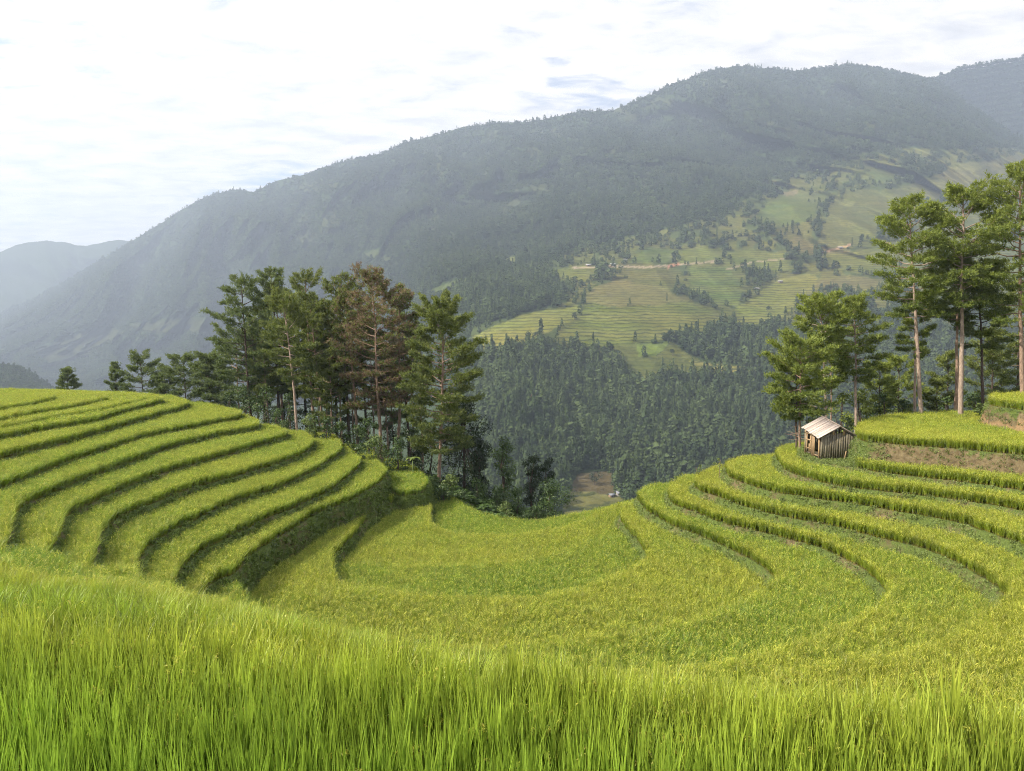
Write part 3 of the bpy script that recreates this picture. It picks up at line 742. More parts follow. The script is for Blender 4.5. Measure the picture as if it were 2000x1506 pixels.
FIELDS = [  # pixel outline, colour, terraced?
 ([(915, 668), (960, 640), (1010, 618), (1070, 604), (1132, 598), (1122, 625), (1085, 640), (1040, 664), (990, 676), (940, 686)], YEL, 0.8),
 ([(1070, 667), (1130, 626), (1142, 592), (1220, 602), (1340, 590), (1405, 620), (1400, 640), (1330, 652), (1290, 666), (1180, 674), (1100, 670)], OLIVE, 1),
 ([(1140, 590), (1158, 560), (1205, 545), (1285, 558), (1352, 588), (1220, 600)], DRY, 0.6),
 ([(1000, 522), (1080, 528), (1160, 520), (1155, 552), (1095, 548)], OLIVE, 0.7),
 ([(1245, 673), (1312, 668), (1282, 696), (1244, 694)], BGRN, 0),
 ([(1196, 682), (1244, 674), (1244, 696), (1282, 697), (1314, 668), (1342, 690), (1372, 706), (1475, 724), (1470, 732), (1365, 737), (1256, 742), (1205, 706)], (0.115, 0.125, 0.045), 0.5),
 ([(1345, 706), (1372, 706), (1478, 722), (1476, 731), (1400, 728)], (0.27, 0.23, 0.10), 1),
 ([(1222, 514), (1262, 484), (1312, 490), (1300, 516)], GRN, 0.5),
 ([(1312, 490), (1380, 486), (1412, 508), (1332, 516)], OLIVE, 0.8),
 ([(1200, 525), (1300, 520), (1330, 530), (1320, 560), (1240, 556)], (0.12, 0.125, 0.05), 0.8),
 ([(1420, 492), (1470, 488), (1530, 498), (1550, 530), (1445, 528)], OLIVE, 0.8),
 ([(1338, 522), (1420, 520), (1452, 560), (1430, 580), (1400, 592), (1350, 572)], GRN, 1),
 ([(1390, 556), (1456, 566), (1440, 600), (1398, 592)], (0.11, 0.15, 0.045), 1),
 ([(1436, 604), (1522, 546), (1592, 538), (1600, 560), (1522, 622), (1472, 648), (1434, 640)], (0.19, 0.20, 0.055), 1),
 ([(1500, 552), (1560, 536), (1592, 536), (1560, 552)], YEL, 0.3),
 ([(1590, 560), (1610, 545), (1660, 538), (1720, 548), (1700, 566), (1660, 566)], MAUVE, 0.7),
 ([(1478, 420), (1500, 396), (1532, 380), (1592, 400), (1590, 424), (1560, 442), (1484, 436)], GRN, 0.5),
 ([(1530, 372), (1600, 384), (1640, 372), (1600, 400), (1532, 382)], (0.13, 0.15, 0.06), 0.5),
 ([(1592, 476), (1622, 402), (1682, 370), (1765, 378), (1772, 420), (1702, 452), (1664, 486)], (0.150, 0.150, 0.065), 0.7),
 ([(1522, 470), (1560, 462), (1600, 482), (1660, 488), (1650, 500), (1560, 496)], DRY, 0.8),
 ([(1600, 500), (1680, 490), (1760, 470), (1800, 520), (1700, 540), (1620, 520)], OLIVE, 0.8),
 ([(1700, 332), (1750, 326), (1765, 352), (1712, 356)], (0.12, 0.15, 0.06), 0.4),
 ([(1744, 372), (1800, 350), (1880, 322), (2010, 300), (2160, 330), (2160, 400), (1900, 380), (1780, 395)], MAUVE, 0.8),
 ([(1850, 330), (1900, 316), (1940, 318), (1900, 336)], (0.22, 0.21, 0.10), 0.5),
 ([(1788, 292), (1815, 290), (1812, 304), (1790, 305)], (0.20, 0.20, 0.08), 0.2),
 ([(1820, 400), (2160, 400), (2160, 560), (1900, 600), (1760, 560)], OLIVE, 0.9),
 ([(1520, 376), (1556, 372), (1560, 380), (1528, 382)], PALE, 0),
 ([(1108, 958), (1128, 926), (1196, 922), (1206, 966), (1150, 962)], BRN, 0.1),
 ([(1100, 960), (1150, 962), (1206, 966), (1230, 1000), (1100, 1005)], (0.13, 0.125, 0.065), 1),
 ([(700, 500), (722, 490), (752, 492), (740, 506), (712, 514)], (0.085, 0.105, 0.05), 0),
 ([(970, 520), (985, 506), (1012, 502), (1006, 518)], (0.18, 0.19, 0.07), 0),
 ([(820, 580), (850, 562), (890, 548), (930, 540), (900, 562), (860, 580)], (0.10, 0.13, 0.05), 0.2),
 ([(60, 690), (120, 660), (200, 640), (250, 650), (180, 690), (110, 720)], (0.045, 0.055, 0.03), 0.2),
 ([(230, 640), (330, 625), (420, 622), (420, 650), (330, 655)], (0.045, 0.055, 0.03), 0.2),
]
ROADS = [([(1120, 523), (1200, 520), (1262, 522), (1320, 518), (1410, 509)], 1.3, PALE), ([(1420, 526), (1470, 512), (1530, 506)], 1.0, PALE), ([(1600, 495), (1640, 484), (1662, 478)], 1.5, (0.30, 0.2, 0.13)),
         ([(1305, 522), (1316, 517), (1326, 516)], 2.2, RED), ([(1041, 768), (1043, 784), (1046, 798)], 3.2, RED), ([(1200, 705), (1260, 700), (1320, 702), (1372, 707)], 0.8, (0.05, 0.06, 0.025))]
FOREST_G = (0.030, 0.046, 0.018)
cols = np.arange(-165, 2168, 3.0); NR = 285
rid = np.interp(cols, RIDGE[:, 0], RIDGE[:, 1])
rid += (fbm(cols * 0.035, cols * 0 + 3.3, 61, 4) - 0.5) * 7.0
tt = np.linspace(0, 1, NR)
bot = 1012.0
PX = np.repeat(cols[None], NR, 0); PY = bot + (rid[None] - bot) * tt[:, None]
DD = depth_at(PX, PY)
# relief: spurs and gullies running down the slope
U0 = (PX - 1000) / F_PX * DD; V0 = DD
sx = (U0 * 0.80 + V0 * 0.60); sy = (-U0 * 0.60 + V0 * 0.80)
warp = fbm(U0 * 0.0011, V0 * 0.0011, 71, 3) - 0.5
rdg = 1 - np.abs(2 * fbm(U0 * 0.0030 + V0 * 0.0011 + warp * 1.6, V0 * 0.0008 - U0 * 0.0004, 73, 4) - 1)
rdg2 = 1 - np.abs(2 * fbm(U0 * 0.010 + warp * 2.5, V0 * 0.0035, 79, 3) - 1)
amp = np.interp(DD, [500, 1000, 1600, 3000, 4500], [0.018, 0.028, 0.065, 0.11, 0.11]) * np.clip((1 - tt[:, None]) / 0.06, 0, 1)
DD = DD * (1 - amp * (rdg - 0.62) * 2.3 - 0.55 * amp * (rdg2 - 0.6))
us = (PX - 1000) / F_PX; vs = (753 - PY) / F_PX
dy = vs * SP + CP; dz = vs * CP - SP
VX = us / dy * DD; VZ = dz / dy * DD
VM = np.stack([VX, DD, VZ], -1)
back = []
for e, (add, dn) in enumerate([(60, 18), (180, 80), (420, 230), (800, 520)]):
    b = VM[-1].copy(); b[:, 1] += add; b[:, 0] *= 1 + add / DD[-1]; b[:, 2] -= dn; back.append(b)
VM = np.concatenate([VM, np.array(back)], 0)
zone = np.zeros((VM.shape[0], len(cols), 4), dtype=np.float32); zone[..., :3] = FOREST_G; zone[..., 3] = 1
strip = np.zeros(zone.shape[:2], dtype=np.float32); treed = np.ones(zone.shape[:2], dtype=np.float32)
WX = PX + (fbm(PX * 0.05, PY * 0.05, 91, 3) - 0.5) * 14; WY = PY + (fbm(PX * 0.05, PY * 0.05, 95, 3) - 0.5) * 8
for poly, col, stp in FIELDS:
    col = (0.53 * col[0] + 0.010, 0.56 * col[1] + 0.010, 0.44 * col[2] + 0.006)
    mk = inpoly(WX, WY, poly)
    zone[:NR][mk, :3] = col; strip[:NR][mk] = stp; treed[:NR][mk] = 0.0
for line, w, col in ROADS:
    best = np.full(PX.shape, 1e9)
    for (x0, y0), (x1, y1) in zip(line[:-1], line[1:]):
        L2 = (x1 - x0) ** 2 + (y1 - y0) ** 2
        t_ = np.clip(((PX - x0) * (x1 - x0) + (PY - y0) * (y1 - y0)) / L2, 0, 1)
        best = np.minimum(best, np.hypot(PX - x0 - t_ * (x1 - x0), PY - y0 - t_ * (y1 - y0)))
    mk = best < w * 1.35
    zone[:NR][mk, :3] = col; strip[:NR][mk] = 0; treed[:NR][mk] = 0
# a belt of open scrub round the fields
openb = inpoly(WX, WY, [(930, 690), (900, 640), (1000, 520), (1200, 470), (1420, 420), (1500, 350), (1700, 290), (2160, 290), (2160, 640), (1700, 640), (1560, 660), (1470, 640), (1330, 650), (1200, 690), (1060, 672)])
scrub = openb & (treed[:NR] > 0.5)
scn = fbm(PX * 0.03, PY * 0.05, 103, 3)
open_f = scrub & (scn < 0.56) & (PX > 1090)
zone[:NR][scrub, :3] = (0.050, 0.066, 0.025); treed[:NR][scrub] = 0.34
zone[:NR][open_f, :3] = (0.074, 0.080, 0.025); strip[:NR][open_f] = 0.7; treed[:NR][open_f] = 0.16
dense = inpoly(WX, WY, [(900, 560), (1010, 530), (1085, 545), (1110, 590), (1040, 606), (960, 632), (905, 640)]) | inpoly(WX, WY, [(1330, 655), (1400, 640), (1480, 650), (1560, 640), (1600, 620), (1700, 600), (1700, 720), (1480, 715), (1380, 700)])
treed[:NR][dense] = 1.0; zone[:NR][dense, :3] = FOREST_G; strip[:NR][dense] = 0
upper = (PY < 520) & (strip[:NR] == 0) & (treed[:NR] > 0.5)
meadow = upper & (fbm(PX * 0.02, PY * 0.03, 99, 3) > 0.69) & (PX > 500)
zone[:NR][meadow, :3] = (0.045, 0.055, 0.024); treed[:NR][meadow] = 0.5
iM = np.arange(VM.shape[0] * len(cols)).reshape(VM.shape[0], len(cols))
qM = np.stack([iM[:-1, :-1], iM[:-1, 1:], iM[1:, 1:], iM[1:, :-1]], -1).reshape(-1, 4)
me = npmesh('mountain', VM.reshape(-1, 3), qM, M_MOUNT, True, {'zone': zone.reshape(-1, 4), 'strip': strip.ravel()})
tag(meshobj('mountain', me), 'long forested mountain with terraced fields across the valley', kind='structure')

def far_ridge(name, line, dist, depth, seed, label, step=4.0):
    line = np.array(line, float)
    c = np.arange(line[0, 0], line[-1, 0] + 1, step)
    r = np.interp(c, line[:, 0], line[:, 1]) + (fbm(c * 0.04, c * 0 + seed, seed, 4) - 0.5) * 6
    n = 60; rows = []
    for t in np.linspace(0, 1, n):
        py = 800 + (r - 800) * t
        d = dist - depth * (1 - t) + (fbm(c * 0.012 + t * 2, c * 0.004 + t * 5, seed + 5, 3) - 0.5) * depth * 0.4 * min(1, (1 - t) * 8)
        x, y, z = at_d(c, py, d); rows.append(np.stack([x, y, z], -1))
    b = rows[-1].copy(); b[:, 1] += 700; b[:, 2] -= 500; rows.append(b)
    A = np.array(rows); i = np.arange(A.shape[0] * A.shape[1]).reshape(A.shape[:2])
    q = np.stack([i[:-1, :-1], i[:-1, 1:], i[1:, 1:], i[1:, :-1]], -1).reshape(-1, 4)
    z4 = np.zeros((A.shape[0] * A.shape[1], 4), dtype=np.float32); z4[:, :3] = FOREST_G; z4[:, 3] = 1
    m = npmesh(name, A.reshape(-1, 3), q, M_MOUNT, True, {'zone': z4, 'strip': np.zeros(len(z4))})
    return tag(meshobj(name, m), label, kind='structure')
far_ridge('far_mountain', [(-170, 505), (0, 493), (30, 480), (55, 474), (90, 470), (130, 475), (170, 481), (200, 474), (228, 468), (250, 472), (290, 492), (340, 520)], 5600, 1500, 5, 'hazy blue farthest ridge at the left edge')
far_ridge('far_mountain', [(1760, 190), (1810, 166), (1840, 153), (1870, 138), (1920, 131), (1960, 124), (2000, 116), (2170, 96)], 3600, 500, 8, 'ridge rising behind the main mountain at the upper right')
far_ridge('wooded_hill', [(-170, 708), (-60, 712), (0, 720), (30, 724), (60, 738), (90, 760), (110, 780)], 1500, 350, 12, 'low dark wooded hill at the far left')
M_VALLEY, _t, _o = new_mat('valley_ground')
_g = N(_t, 'ShaderNodeNewGeometry')
principled(_t, _o, ramp(_t, noisen(_t, _g.outputs['Position'], 0.02, 5, 0.6), [(0.3, (0.035, 0.05, 0.02)), (0.7, (0.09, 0.11, 0.04))]), 1.0, 0.0)
S_ = 15000.0
me = npmesh('valley_floor', np.array([[-S_, -S_, -330], [S_, -S_, -330], [S_, S_, -330], [-S_, S_, -330]]), np.array([[0, 1, 2, 3]]), M_VALLEY)
tag(meshobj('valley_floor', me), 'valley ground', kind='structure')
# the hillside goes on down to the valley behind the grove and behind the camera
vx, vy = np.meshgrid(np.linspace(-700, 700, 60), np.linspace(128, 620, 40))
vz = np.interp(vy, [128, 300, 620], [-52, -140, -335]) + (fbm(vx * 0.02, vy * 0.02, 15, 3) - 0.5) * 12
iv = np.arange(vx.size).reshape(vx.shape)
me = npmesh('valley_slope', np.stack([vx, vy, vz], -1).reshape(-1, 3), np.stack([iv[:-1, :-1], iv[:-1, 1:], iv[1:, 1:], iv[1:, :-1]], -1).reshape(-1, 4), M_VALLEY, True)
tag(meshobj('valley_slope', me), 'hillside falling away into the valley', kind='structure')

# ------------------------------------------------------------------ far woods: one mass of small trees
def far_tree(seed, h, w, n, leaf, conical):
    r = np.random.default_rng(seed)
    z = r.uniform(0.12, 1.0, n) ** 0.85
    prof = (1 - z) ** 0.7 * 0.9 + 0.12 if conical else np.sin(np.pi * np.clip(z * 0.92 + 0.03, 0, 1)) ** 0.6
    a = r.uniform(0, 6.283, n); rr = prof * w * 0.5 * np.sqrt(r.uniform(0.25, 1, n))
    C = np.stack([np.cos(a) * rr, np.sin(a) * rr, z * h], 1)
    nrm = np.stack([np.cos(a), np.sin(a), 0.5 + r.uniform(-0.3, 0.9, n)], 1) + r.normal(0, 0.35, (n, 3)); nrm /= np.linalg.norm(nrm, axis=1)[:, None]
    u = np.cross(nrm, r.normal(size=(n, 3))); u /= np.linalg.norm(u, axis=1)[:, None]; v = np.cross(nrm, u)
    s = leaf * r.uniform(0.6, 1.3, n)[:, None]
    V = np.stack([C + u * s, C + v * s * 0.8, C - u * s, C - v * s * 0.8], 1).reshape(-1, 3)
    b = np.arange(n)[:, None] * 4
    F = np.vstack([b + np.array([[0, 1, 2]]), b + np.array([[0, 2, 3]])])
    tint = np.repeat(np.clip(z * 0.5 + r.uniform(0, 0.5, n), 0, 1), 4)
    return npmesh('far_tree', V, F, M_FAR, False, {'tint': tint})
FARC = proto_collection('far_trees', [far_tree(300, 13, 5.0, 75, 0.95, True), far_tree(301, 14, 5.5, 80, 1.0, True), far_tree(302, 10, 6.5, 80, 1.1, False), far_tree(303, 9, 7.5, 80, 1.15, False), far_tree(304, 12, 6.0, 80, 1.05, False), far_tree(305, 7, 6.5, 60, 1.1, False)])
VMm = VM[:NR]
cell = VMm[:-1, :-1]
e1 = VMm[1:, :-1] - cell; e2 = VMm[:-1, 1:] - cell
area = np.linalg.norm(np.cross(e1, e2), axis=-1)
Dc = cell[..., 1]
dens = np.interp(Dc, [550, 900, 1400, 2200, 3500, 5000], [1 / 24., 1 / 28., 1 / 50., 1 / 120., 1 / 230., 1 / 420.])
lam = area * dens * treed[:NR][:-1, :-1]
pyc = PY[:-1, :-1]; pxc = PX[:-1, :-1]
lam = np.where((pxc < 860) & (pyc > 790), 0, lam)          # wholly hidden behind the near hill and grove
lam = np.where((pyc > 1000), 0, lam)
cnt = rng.poisson(np.minimum(lam, 6))
ii, jj = np.nonzero(cnt); rep = cnt[ii, jj]; ii = np.repeat(ii, rep); jj = np.repeat(jj, rep)
a_ = rng.uniform(0, 1, len(ii))[:, None]; b_ = rng.uniform(0, 1, len(ii))[:, None]
pts = cell[ii, jj] + e1[ii, jj] * a_ + e2[ii, jj] * b_
def forest(name, mask, label):
    p = pts[mask]; n = len(p)
    ft = np.interp(p[:, 1], [550, 1200, 2200, 3500, 5000], [1.0, 1.15, 1.6, 1.85, 2.2]) * rng.uniform(0.6, 1.25, n)
    fz = np.interp(p[:, 1], [550, 1200, 2200, 3500, 5000], [1.0, 1.0, 1.0, 0.85, 0.9]) * rng.uniform(0.65, 1.25, n)
    it = np.clip(0.42 + 1.3 * (fbm(p[:, 0] * 0.006, p[:, 1] * 0.006, 51, 3) - 0.5) + 0.9 * (fbm(p[:, 0] * 0.03, p[:, 1] * 0.03, 53, 2) - 0.5) + rng.normal(0, 0.22, n), 0, 1)
    it = np.where(rng.uniform(0, 1, n) < 0.10, np.clip(it + 0.4, 0, 1), it); it = it + 0.03 * np.clip((p[:, 1] - 1300) / 900, 0, 1); it = np.clip(it, 0, 1)
    lg = np.exp(np.clip(rng.normal(0, 0.30, n), -0.5, 0.45)); lg = np.where(p[:, 1] > 2200, lg ** 0.4, lg); ft = ft * lg; fz = fz * np.exp(rng.normal(0, 0.22, n)) * lg ** 0.6
    grow = 0.75 + 0.6 * fbm(p[:, 0] * 0.012, p[:, 1] * 0.012, 55, 3); ft = ft * grow * rng.choice([0.7, 1.0, 1.35], n, p=[0.3, 0.5, 0.2]); fz = fz * grow
    scatter(name, FARC, p - np.array([0, 0, 0.4]), np.stack([np.zeros(n), np.zeros(n), rng.uniform(0, 6.28, n)], 1), np.stack([ft, ft, fz], 1), {'itint': it}, label, 6)
    return n
nf1 = forest('forest', pts[:, 1] < 1050, 'dense dark wood covering the slope below the terraced fields')
nf2 = forest('forest', pts[:, 1] >= 1050, 'forest covering the upper mountain, patchy among the fields')
print('FOREST', nf1, nf2)
# trees along the three far outlines
for o_name, lab in (('wooded_hill', 'trees covering the low hill at far left'), ('far_mountain.001', 'forest on the ridge behind the main mountain at the upper right')):
    ob = bpy.data.objects[o_name]; nv = len(ob.data.vertices); co = np.zeros(nv * 3); ob.data.vertices.foreach_get('co', co); co = co.reshape(-1, 3)
    big = o_name != 'wooded_hill'; sel = co[(co[:, 2] > (-140 if not big else 400))]; sel = np.repeat(sel, 2, 0) + rng.normal(0, 4, (len(sel) * 2, 3)) * np.array([1, 1, 0]); n = len(sel)
    s = rng.uniform(0.7, 1.3, n)
    scatter('forest', FARC, sel, np.stack([np.zeros(n), np.zeros(n), rng.uniform(0, 6.28, n)], 1), np.stack([s * (3.2 if big else 1.3), s * (3.2 if big else 1.3), s * (1.6 if big else 1)], 1), {'itint': rng.uniform(0.1, 0.7, n)}, lab, 6)


# ------------------------------------------------------------------ weeds and grass on the banks, undergrowth beyond the fields
def weed(seed, n, h, leaf, mat, upright=0.5):
    r = np.random.default_rng(seed)
    C = np.stack([r.normal(0, 0.09, n), r.normal(0, 0.09, n), r.uniform(0.02, h, n)], 1)
    nrm = np.stack([r.normal(0, 0.7, n), r.normal(0, 0.7, n), np.abs(r.normal(upright, 0.5, n))], 1); nrm /= np.linalg.norm(nrm, axis=1)[:, None]
    u = np.cross(nrm, r.normal(size=(n, 3))); u /= np.linalg.norm(u, axis=1)[:, None]; v = np.cross(nrm, u)
    s = leaf * r.uniform(0.6, 1.3, n)[:, None]
    V = np.stack([C + u * s, C + v * s * 0.55, C - u * s, C - v * s * 0.55], 1).reshape(-1, 3)
    b = np.arange(n)[:, None] * 4
    F = np.vstack([b + np.array([[0, 1, 2]]), b + np.array([[0, 2, 3]])])
    return npmesh('weed', V, F, mat, False, {'tint': np.repeat(r.uniform(0, 1, n), 4)})
def grass_tuft(seed, n, h, w, mat):
    V, F, Hz = blades(n, h * 0.5, h * 1.1, 1.0, w, 2, 0.9, 0.5, seed, 0.06)
    return npmesh('grass_tuft', V, F, mat, False, {'tint': np.clip(Hz / h, 0, 1)})
WEEDC = proto_collection('weeds', [weed(400 + i, 46, 0.20, 0.036, M_WEED) for i in range(5)])
WEEDL = proto_collection('left_weeds', [weed(410 + i, 30, 0.22, 0.058, M_GRASS) for i in range(5)])
GRASSC = proto_collection('bank_grasses', [grass_tuft(420 + i, 16, 0.30, 0.020, M_GRASS) for i in range(5)])
UNDERC = proto_collection('undergrowths', [weed(440 + i, 150, 0.75, 0.085, M_UNDER, 0.6) for i in range(6)])
for m_ in UNDERC.objects:                    # widen the undergrowth clumps
    co = np.zeros(len(m_.data.vertices) * 3); m_.data.vertices.foreach_get('co', co); co = co.reshape(-1, 3); co[:, :2] *= 3.6; m_.data.vertices.foreach_set('co', co.ravel())
bx, by = np.meshgrid(np.arange(GX0 + 1, GX1 - 1, 0.17), np.arange(1.0, 105, 0.17))
bx = (bx + rng.uniform(-.08, .08, bx.shape)).ravel(); by = (by + rng.uniform(-.08, .08, by.shape)).ravel()
bh = height(bx, by)
near_flat = bil(flat.astype(np.float32), GX0, GY0, G, bx, by)
outm = bil(outside.astype(np.float32), GX0, GY0, G, bx, by)
onbank = (near_flat < 0.75) & (outm < 0.5) & in_view(bx, by, bh, 60, 60) & (np.hypot(bx, by) > 10)
u_, v_ = to_pix(bx, by, bh)
hutpad = (u_ > 1560) & (u_ < 1672) & (v_ > 868) & (v_ < 912) & (by > 56) & (by < 68)
onbank |= hutpad & (rng.uniform(0, 1, len(bx)) < 0.8)
rightside = bx > 6 + (fbm(bx * 0.2, by * 0.2, 5, 2) - 0.5) * 4
pr = rng.uniform(0, 1, len(bx))
brown = bil(bare, GX0, GY0, G, bx, by)
sw = onbank & rightside & (pr < np.where(brown > 0.5, 0.10, np.where(brown > 0.2, 0.34, 0.85)))
sg = onbank & ~rightside & (pr < 0.8)
sl = onbank & ~rightside & (pr > 0.45)
sg |= onbank & rightside & (brown > 0.2) & (pr > 0.72)
def put(name, coll, mask, smin, smax, label, nv, ti, z=0.0):
    x, y, h = bx[mask], by[mask], bh[mask]; n = len(x)
    s = rng.uniform(smin, smax, n)
    scatter(name, coll, np.stack([x, y, h + z], 1), np.stack([rng.normal(0, .2, n), rng.normal(0, .2, n), rng.uniform(0, 6.28, n)], 1), np.stack([s, s, s], 1),
            {'itint': np.clip(ti + 0.9 * (fbm(x * 0.25, y * 0.25, 57, 3) - 0.5) + rng.normal(0, .15, n), 0, 1)}, label, nv)
put('bank_weeds', WEEDC, sw, 0.7, 1.3, 'low leafy weeds on the banks of the right hill terraces', 5, 0.55)
put('bank_weeds', WEEDL, sl, 0.7, 1.5, 'leafy weeds on the shaded banks of the left hill', 5, 0.40)
put('bank_grass', GRASSC, sg, 0.7, 1.5, 'short grass on the terrace banks of the left hill', 5, 0.30)
und = (outm > 0.5) & in_view(bx, by, bh, 60, 60) & (by > 40) & (pr < 0.045)
put('undergrowth', UNDERC, und, 0.6, 1.25, 'dense low undergrowth around the pine groves', 6, 0.40, -0.15)
rim = (outm > 0.15) & (outm < 0.95) & in_view(bx, by, bh, 60, 60) & (by > 40) & (pr < 0.25) & (bx > -32) & (bx < 34)
put('undergrowth', UNDERC, rim, 0.22, 0.5, 'strip of low weeds along the outer rim of the terraces', 6, 0.65, -0.05)

# ------------------------------------------------------------------ trees
def tri_needles(C, out, nb, ln, w, r, up=0.55, outw=0.6):
    n = len(C); m = n * nb
    P = np.repeat(C, nb, 0) + r.normal(0, 0.07, (m, 3)); O = np.repeat(out, nb, 0)
    d = r.normal(size=(m, 3)) * 0.62 + O * outw + np.array([0, 0, up]); d /= np.linalg.norm(d, axis=1)[:, None]
    s = np.cross(d, r.normal(size=(m, 3))); s /= np.linalg.norm(s, axis=1)[:, None] + 1e-9
    L = ln * r.uniform(0.6, 1.25, m)[:, None]; ww = w * r.uniform(0.7, 1.3, m)[:, None]
    V = np.stack([P - s * ww * 0.5, P + s * ww * 0.5, P + d * L], 1).reshape(-1, 3)
    return V, np.arange(m * 3).reshape(m, 3), m
def pine(x, y, z, H, R, cbase, label, group, seed, mat=M_PINE, bark=M_BARK, lean=(-0.03, 0.0), nbr=46, flat_top=0.5, needle=0.30, nb=15, bare_br=5, trunk_r=None, bendx=0.0, patch=None, clumps=9, shape='round'):
    r = np.random.default_rng(seed)
    root = empty('pine_tree', (x, y, z)); tag(root, label, 'pine tree', group)
    K = 14; H = H * 0.96
    tt_ = np.linspace(0, 1, K)
    wob = np.cumsum(r.normal(0, 0.012, (K, 2)), 0) * H * 0.18
    spine = np.stack([lean[0] * H * tt_ + bendx * H * np.sin(tt_ * 3.1) + wob[:, 0], lean[1] * H * tt_ + wob[:, 1], H * 0.97 * tt_ - 0.6 * (1 - tt_)], 1)
    r0 = trunk_r or (0.0080 * H + 0.045)
    rad = r0 * (1.0 - 0.80 * tt_ ** 1.15); rad[0] *= 1.25
    V, F = tube(spine, rad, 8)
    me = npmesh('trunk', V, F, bark, True); trunk_o = meshobj('trunk', me, root)
    def on(t):
        return np.array([np.interp(t, tt_, spine[:, k]) for k in range(3)])
    B = Geo(); C = []; O = []; az = r.uniform(0, 6.28)
    nbr = int(nbr * 0.72)
    for i in range(nbr):
        q = (i + r.uniform(0, 0.8)) / nbr                      # 0 at the crown base, 1 at the top
        t = cbase + (1 - cbase) * q * 0.985
        az += 2.399 + r.normal(0, 0.35)
        if shape == 'cone': prof = (1 - q) ** 0.8 * 1.0 + 0.10
        else: prof = (0.70 + 0.30 * min(1, q / 0.45)) if q < 0.5 else math.sqrt(max(0.10, 1 - ((q - 0.5) / 0.53) ** 2))
        L = 1.18 * R * prof * r.uniform(0.66, 1.06)
        if i % 9 == 4: L *= 1.12
        el = math.radians(-6 + 50 * q ** 1.6 + r.normal(0, 8 + 40 * max(0, q - 0.6)))
        d = np.array([math.cos(az) * math.cos(el), math.sin(az) * math.cos(el), math.sin(el)])
        b = on(t)
        s_ = np.linspace(0, 1, 5)
        pts_ = b + d * L * s_[:, None] + np.array([0, 0, 1.0]) * (L * 0.16 * s_ ** 2)[:, None] + (r.normal(0, 0.05 * L, (5, 3)) * s_[:, None])
        rb = 0.020 + 0.011 * L
        Vb, Fb = tube(pts_, rb * (1 - 0.8 * s_), 4, False); B.add(Vb, Fb)
        nt = max(8, int(clumps * 2.3 * (0.45 + 0.55 * L / R)))
        hd = np.array([d[0], d[1], 0.0]); hd /= np.linalg.norm(hd) + 1e-9; hs = np.array([-hd[1], hd[0], 0])
        for c in range(nt + 1):
            f = 0.28 + 0.72 * ((c + r.uniform(0, 1)) / nt) ** 0.85 if c < nt else 0.92
            f = min(f, 1.0)
            sgn = 1 if c % 2 else -1
            an = r.uniform(0.45, 1.25) * sgn if c < nt else 0.0
            td = hd * math.cos(an) + hs * math.sin(an) + np.array([0, 0, 0.18 + 0.5 * max(0, q - 0.6) + r.normal(0, 0.16)])
            td /= np.linalg.norm(td)
            tl = L * 0.34 * (1.15 - 0.55 * f) + 0.30
            b2 = b + d * L * f + np.array([0, 0, L * 0.16 * f * f])
            for e in range(5):
                C.append(b2 + td * tl * (0.22 + 0.78 * (e + r.uniform(0, 1)) / 5) + r.normal(0, 0.07, 3)); O.append(td)
    for i in range(bare_br):                                   # dead snags below the crown
        t = r.uniform(max(0.12, cbase * 0.45), cbase); a2 = r.uniform(0, 6.28)
        d = np.array([math.cos(a2), math.sin(a2), r.uniform(-0.15, 0.35)]); L = r.uniform(0.10, 0.30) * R * (1.9 if bare_br > 10 else 1); b = on(t); s_ = np.linspace(0, 1, 4)
        Vb, Fb = tube(b + d * L * s_[:, None] + np.array([0, 0, -0.1]) * (L * s_ ** 2)[:, None], 0.028 * (1 - 0.7 * s_), 4, True)
        meshobj('dead_limb', npmesh('dead_limb', Vb, Fb, bark), trunk_o)
    meshobj('branches', B.mesh('branches', bark), trunk_o)['kind'] = 'stuff'
    for e in range(46):
        C.append(on(1.0) + np.array([r.normal(0, R * 0.20), r.normal(0, R * 0.20), -abs(r.normal(0, R * 0.22)) + 0.15])); O.append(np.array([0, 0, 1.0]))
    C = np.array(C); O = np.array(O)
    nb = max(8, int(nb * 0.62))
    V, F, m = tri_needles(C, O, nb, needle * 1.02, needle * 0.22, r)
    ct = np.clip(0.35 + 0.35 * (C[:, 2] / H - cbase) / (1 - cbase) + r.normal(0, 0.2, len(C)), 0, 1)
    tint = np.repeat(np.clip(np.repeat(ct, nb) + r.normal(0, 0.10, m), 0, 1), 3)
    if patch is None:
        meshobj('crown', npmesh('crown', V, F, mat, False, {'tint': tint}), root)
    else:
        sel = np.repeat(r.uniform(0, 1, len(C)) < patch, nb)
        for nm, mk, mt in (('crown', ~sel, mat), ('withered_crown', sel, M_PINE_DEAD)):
            keep4 = np.repeat(mk, 3); Vk = V[keep4]; n = int(mk.sum())
            if n == 0: continue
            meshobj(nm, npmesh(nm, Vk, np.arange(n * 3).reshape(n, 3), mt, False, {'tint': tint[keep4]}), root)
    return root
def stand(px, d):
    x = (px - 1000) / F_PX * d * 1.0
    for _ in range(3):
        z = float(height(x, d)); f = d * CP - z * SP; x = (px - 1000) / F_PX * f
    return x, d, z
def top_height(x, d, z, py_top):
    dx, dy_, dz_ = pix_dir(1000, py_top)
    return dz_ / dy_ * d - z
G_LEFT = 'pines of the grove left of the valley'
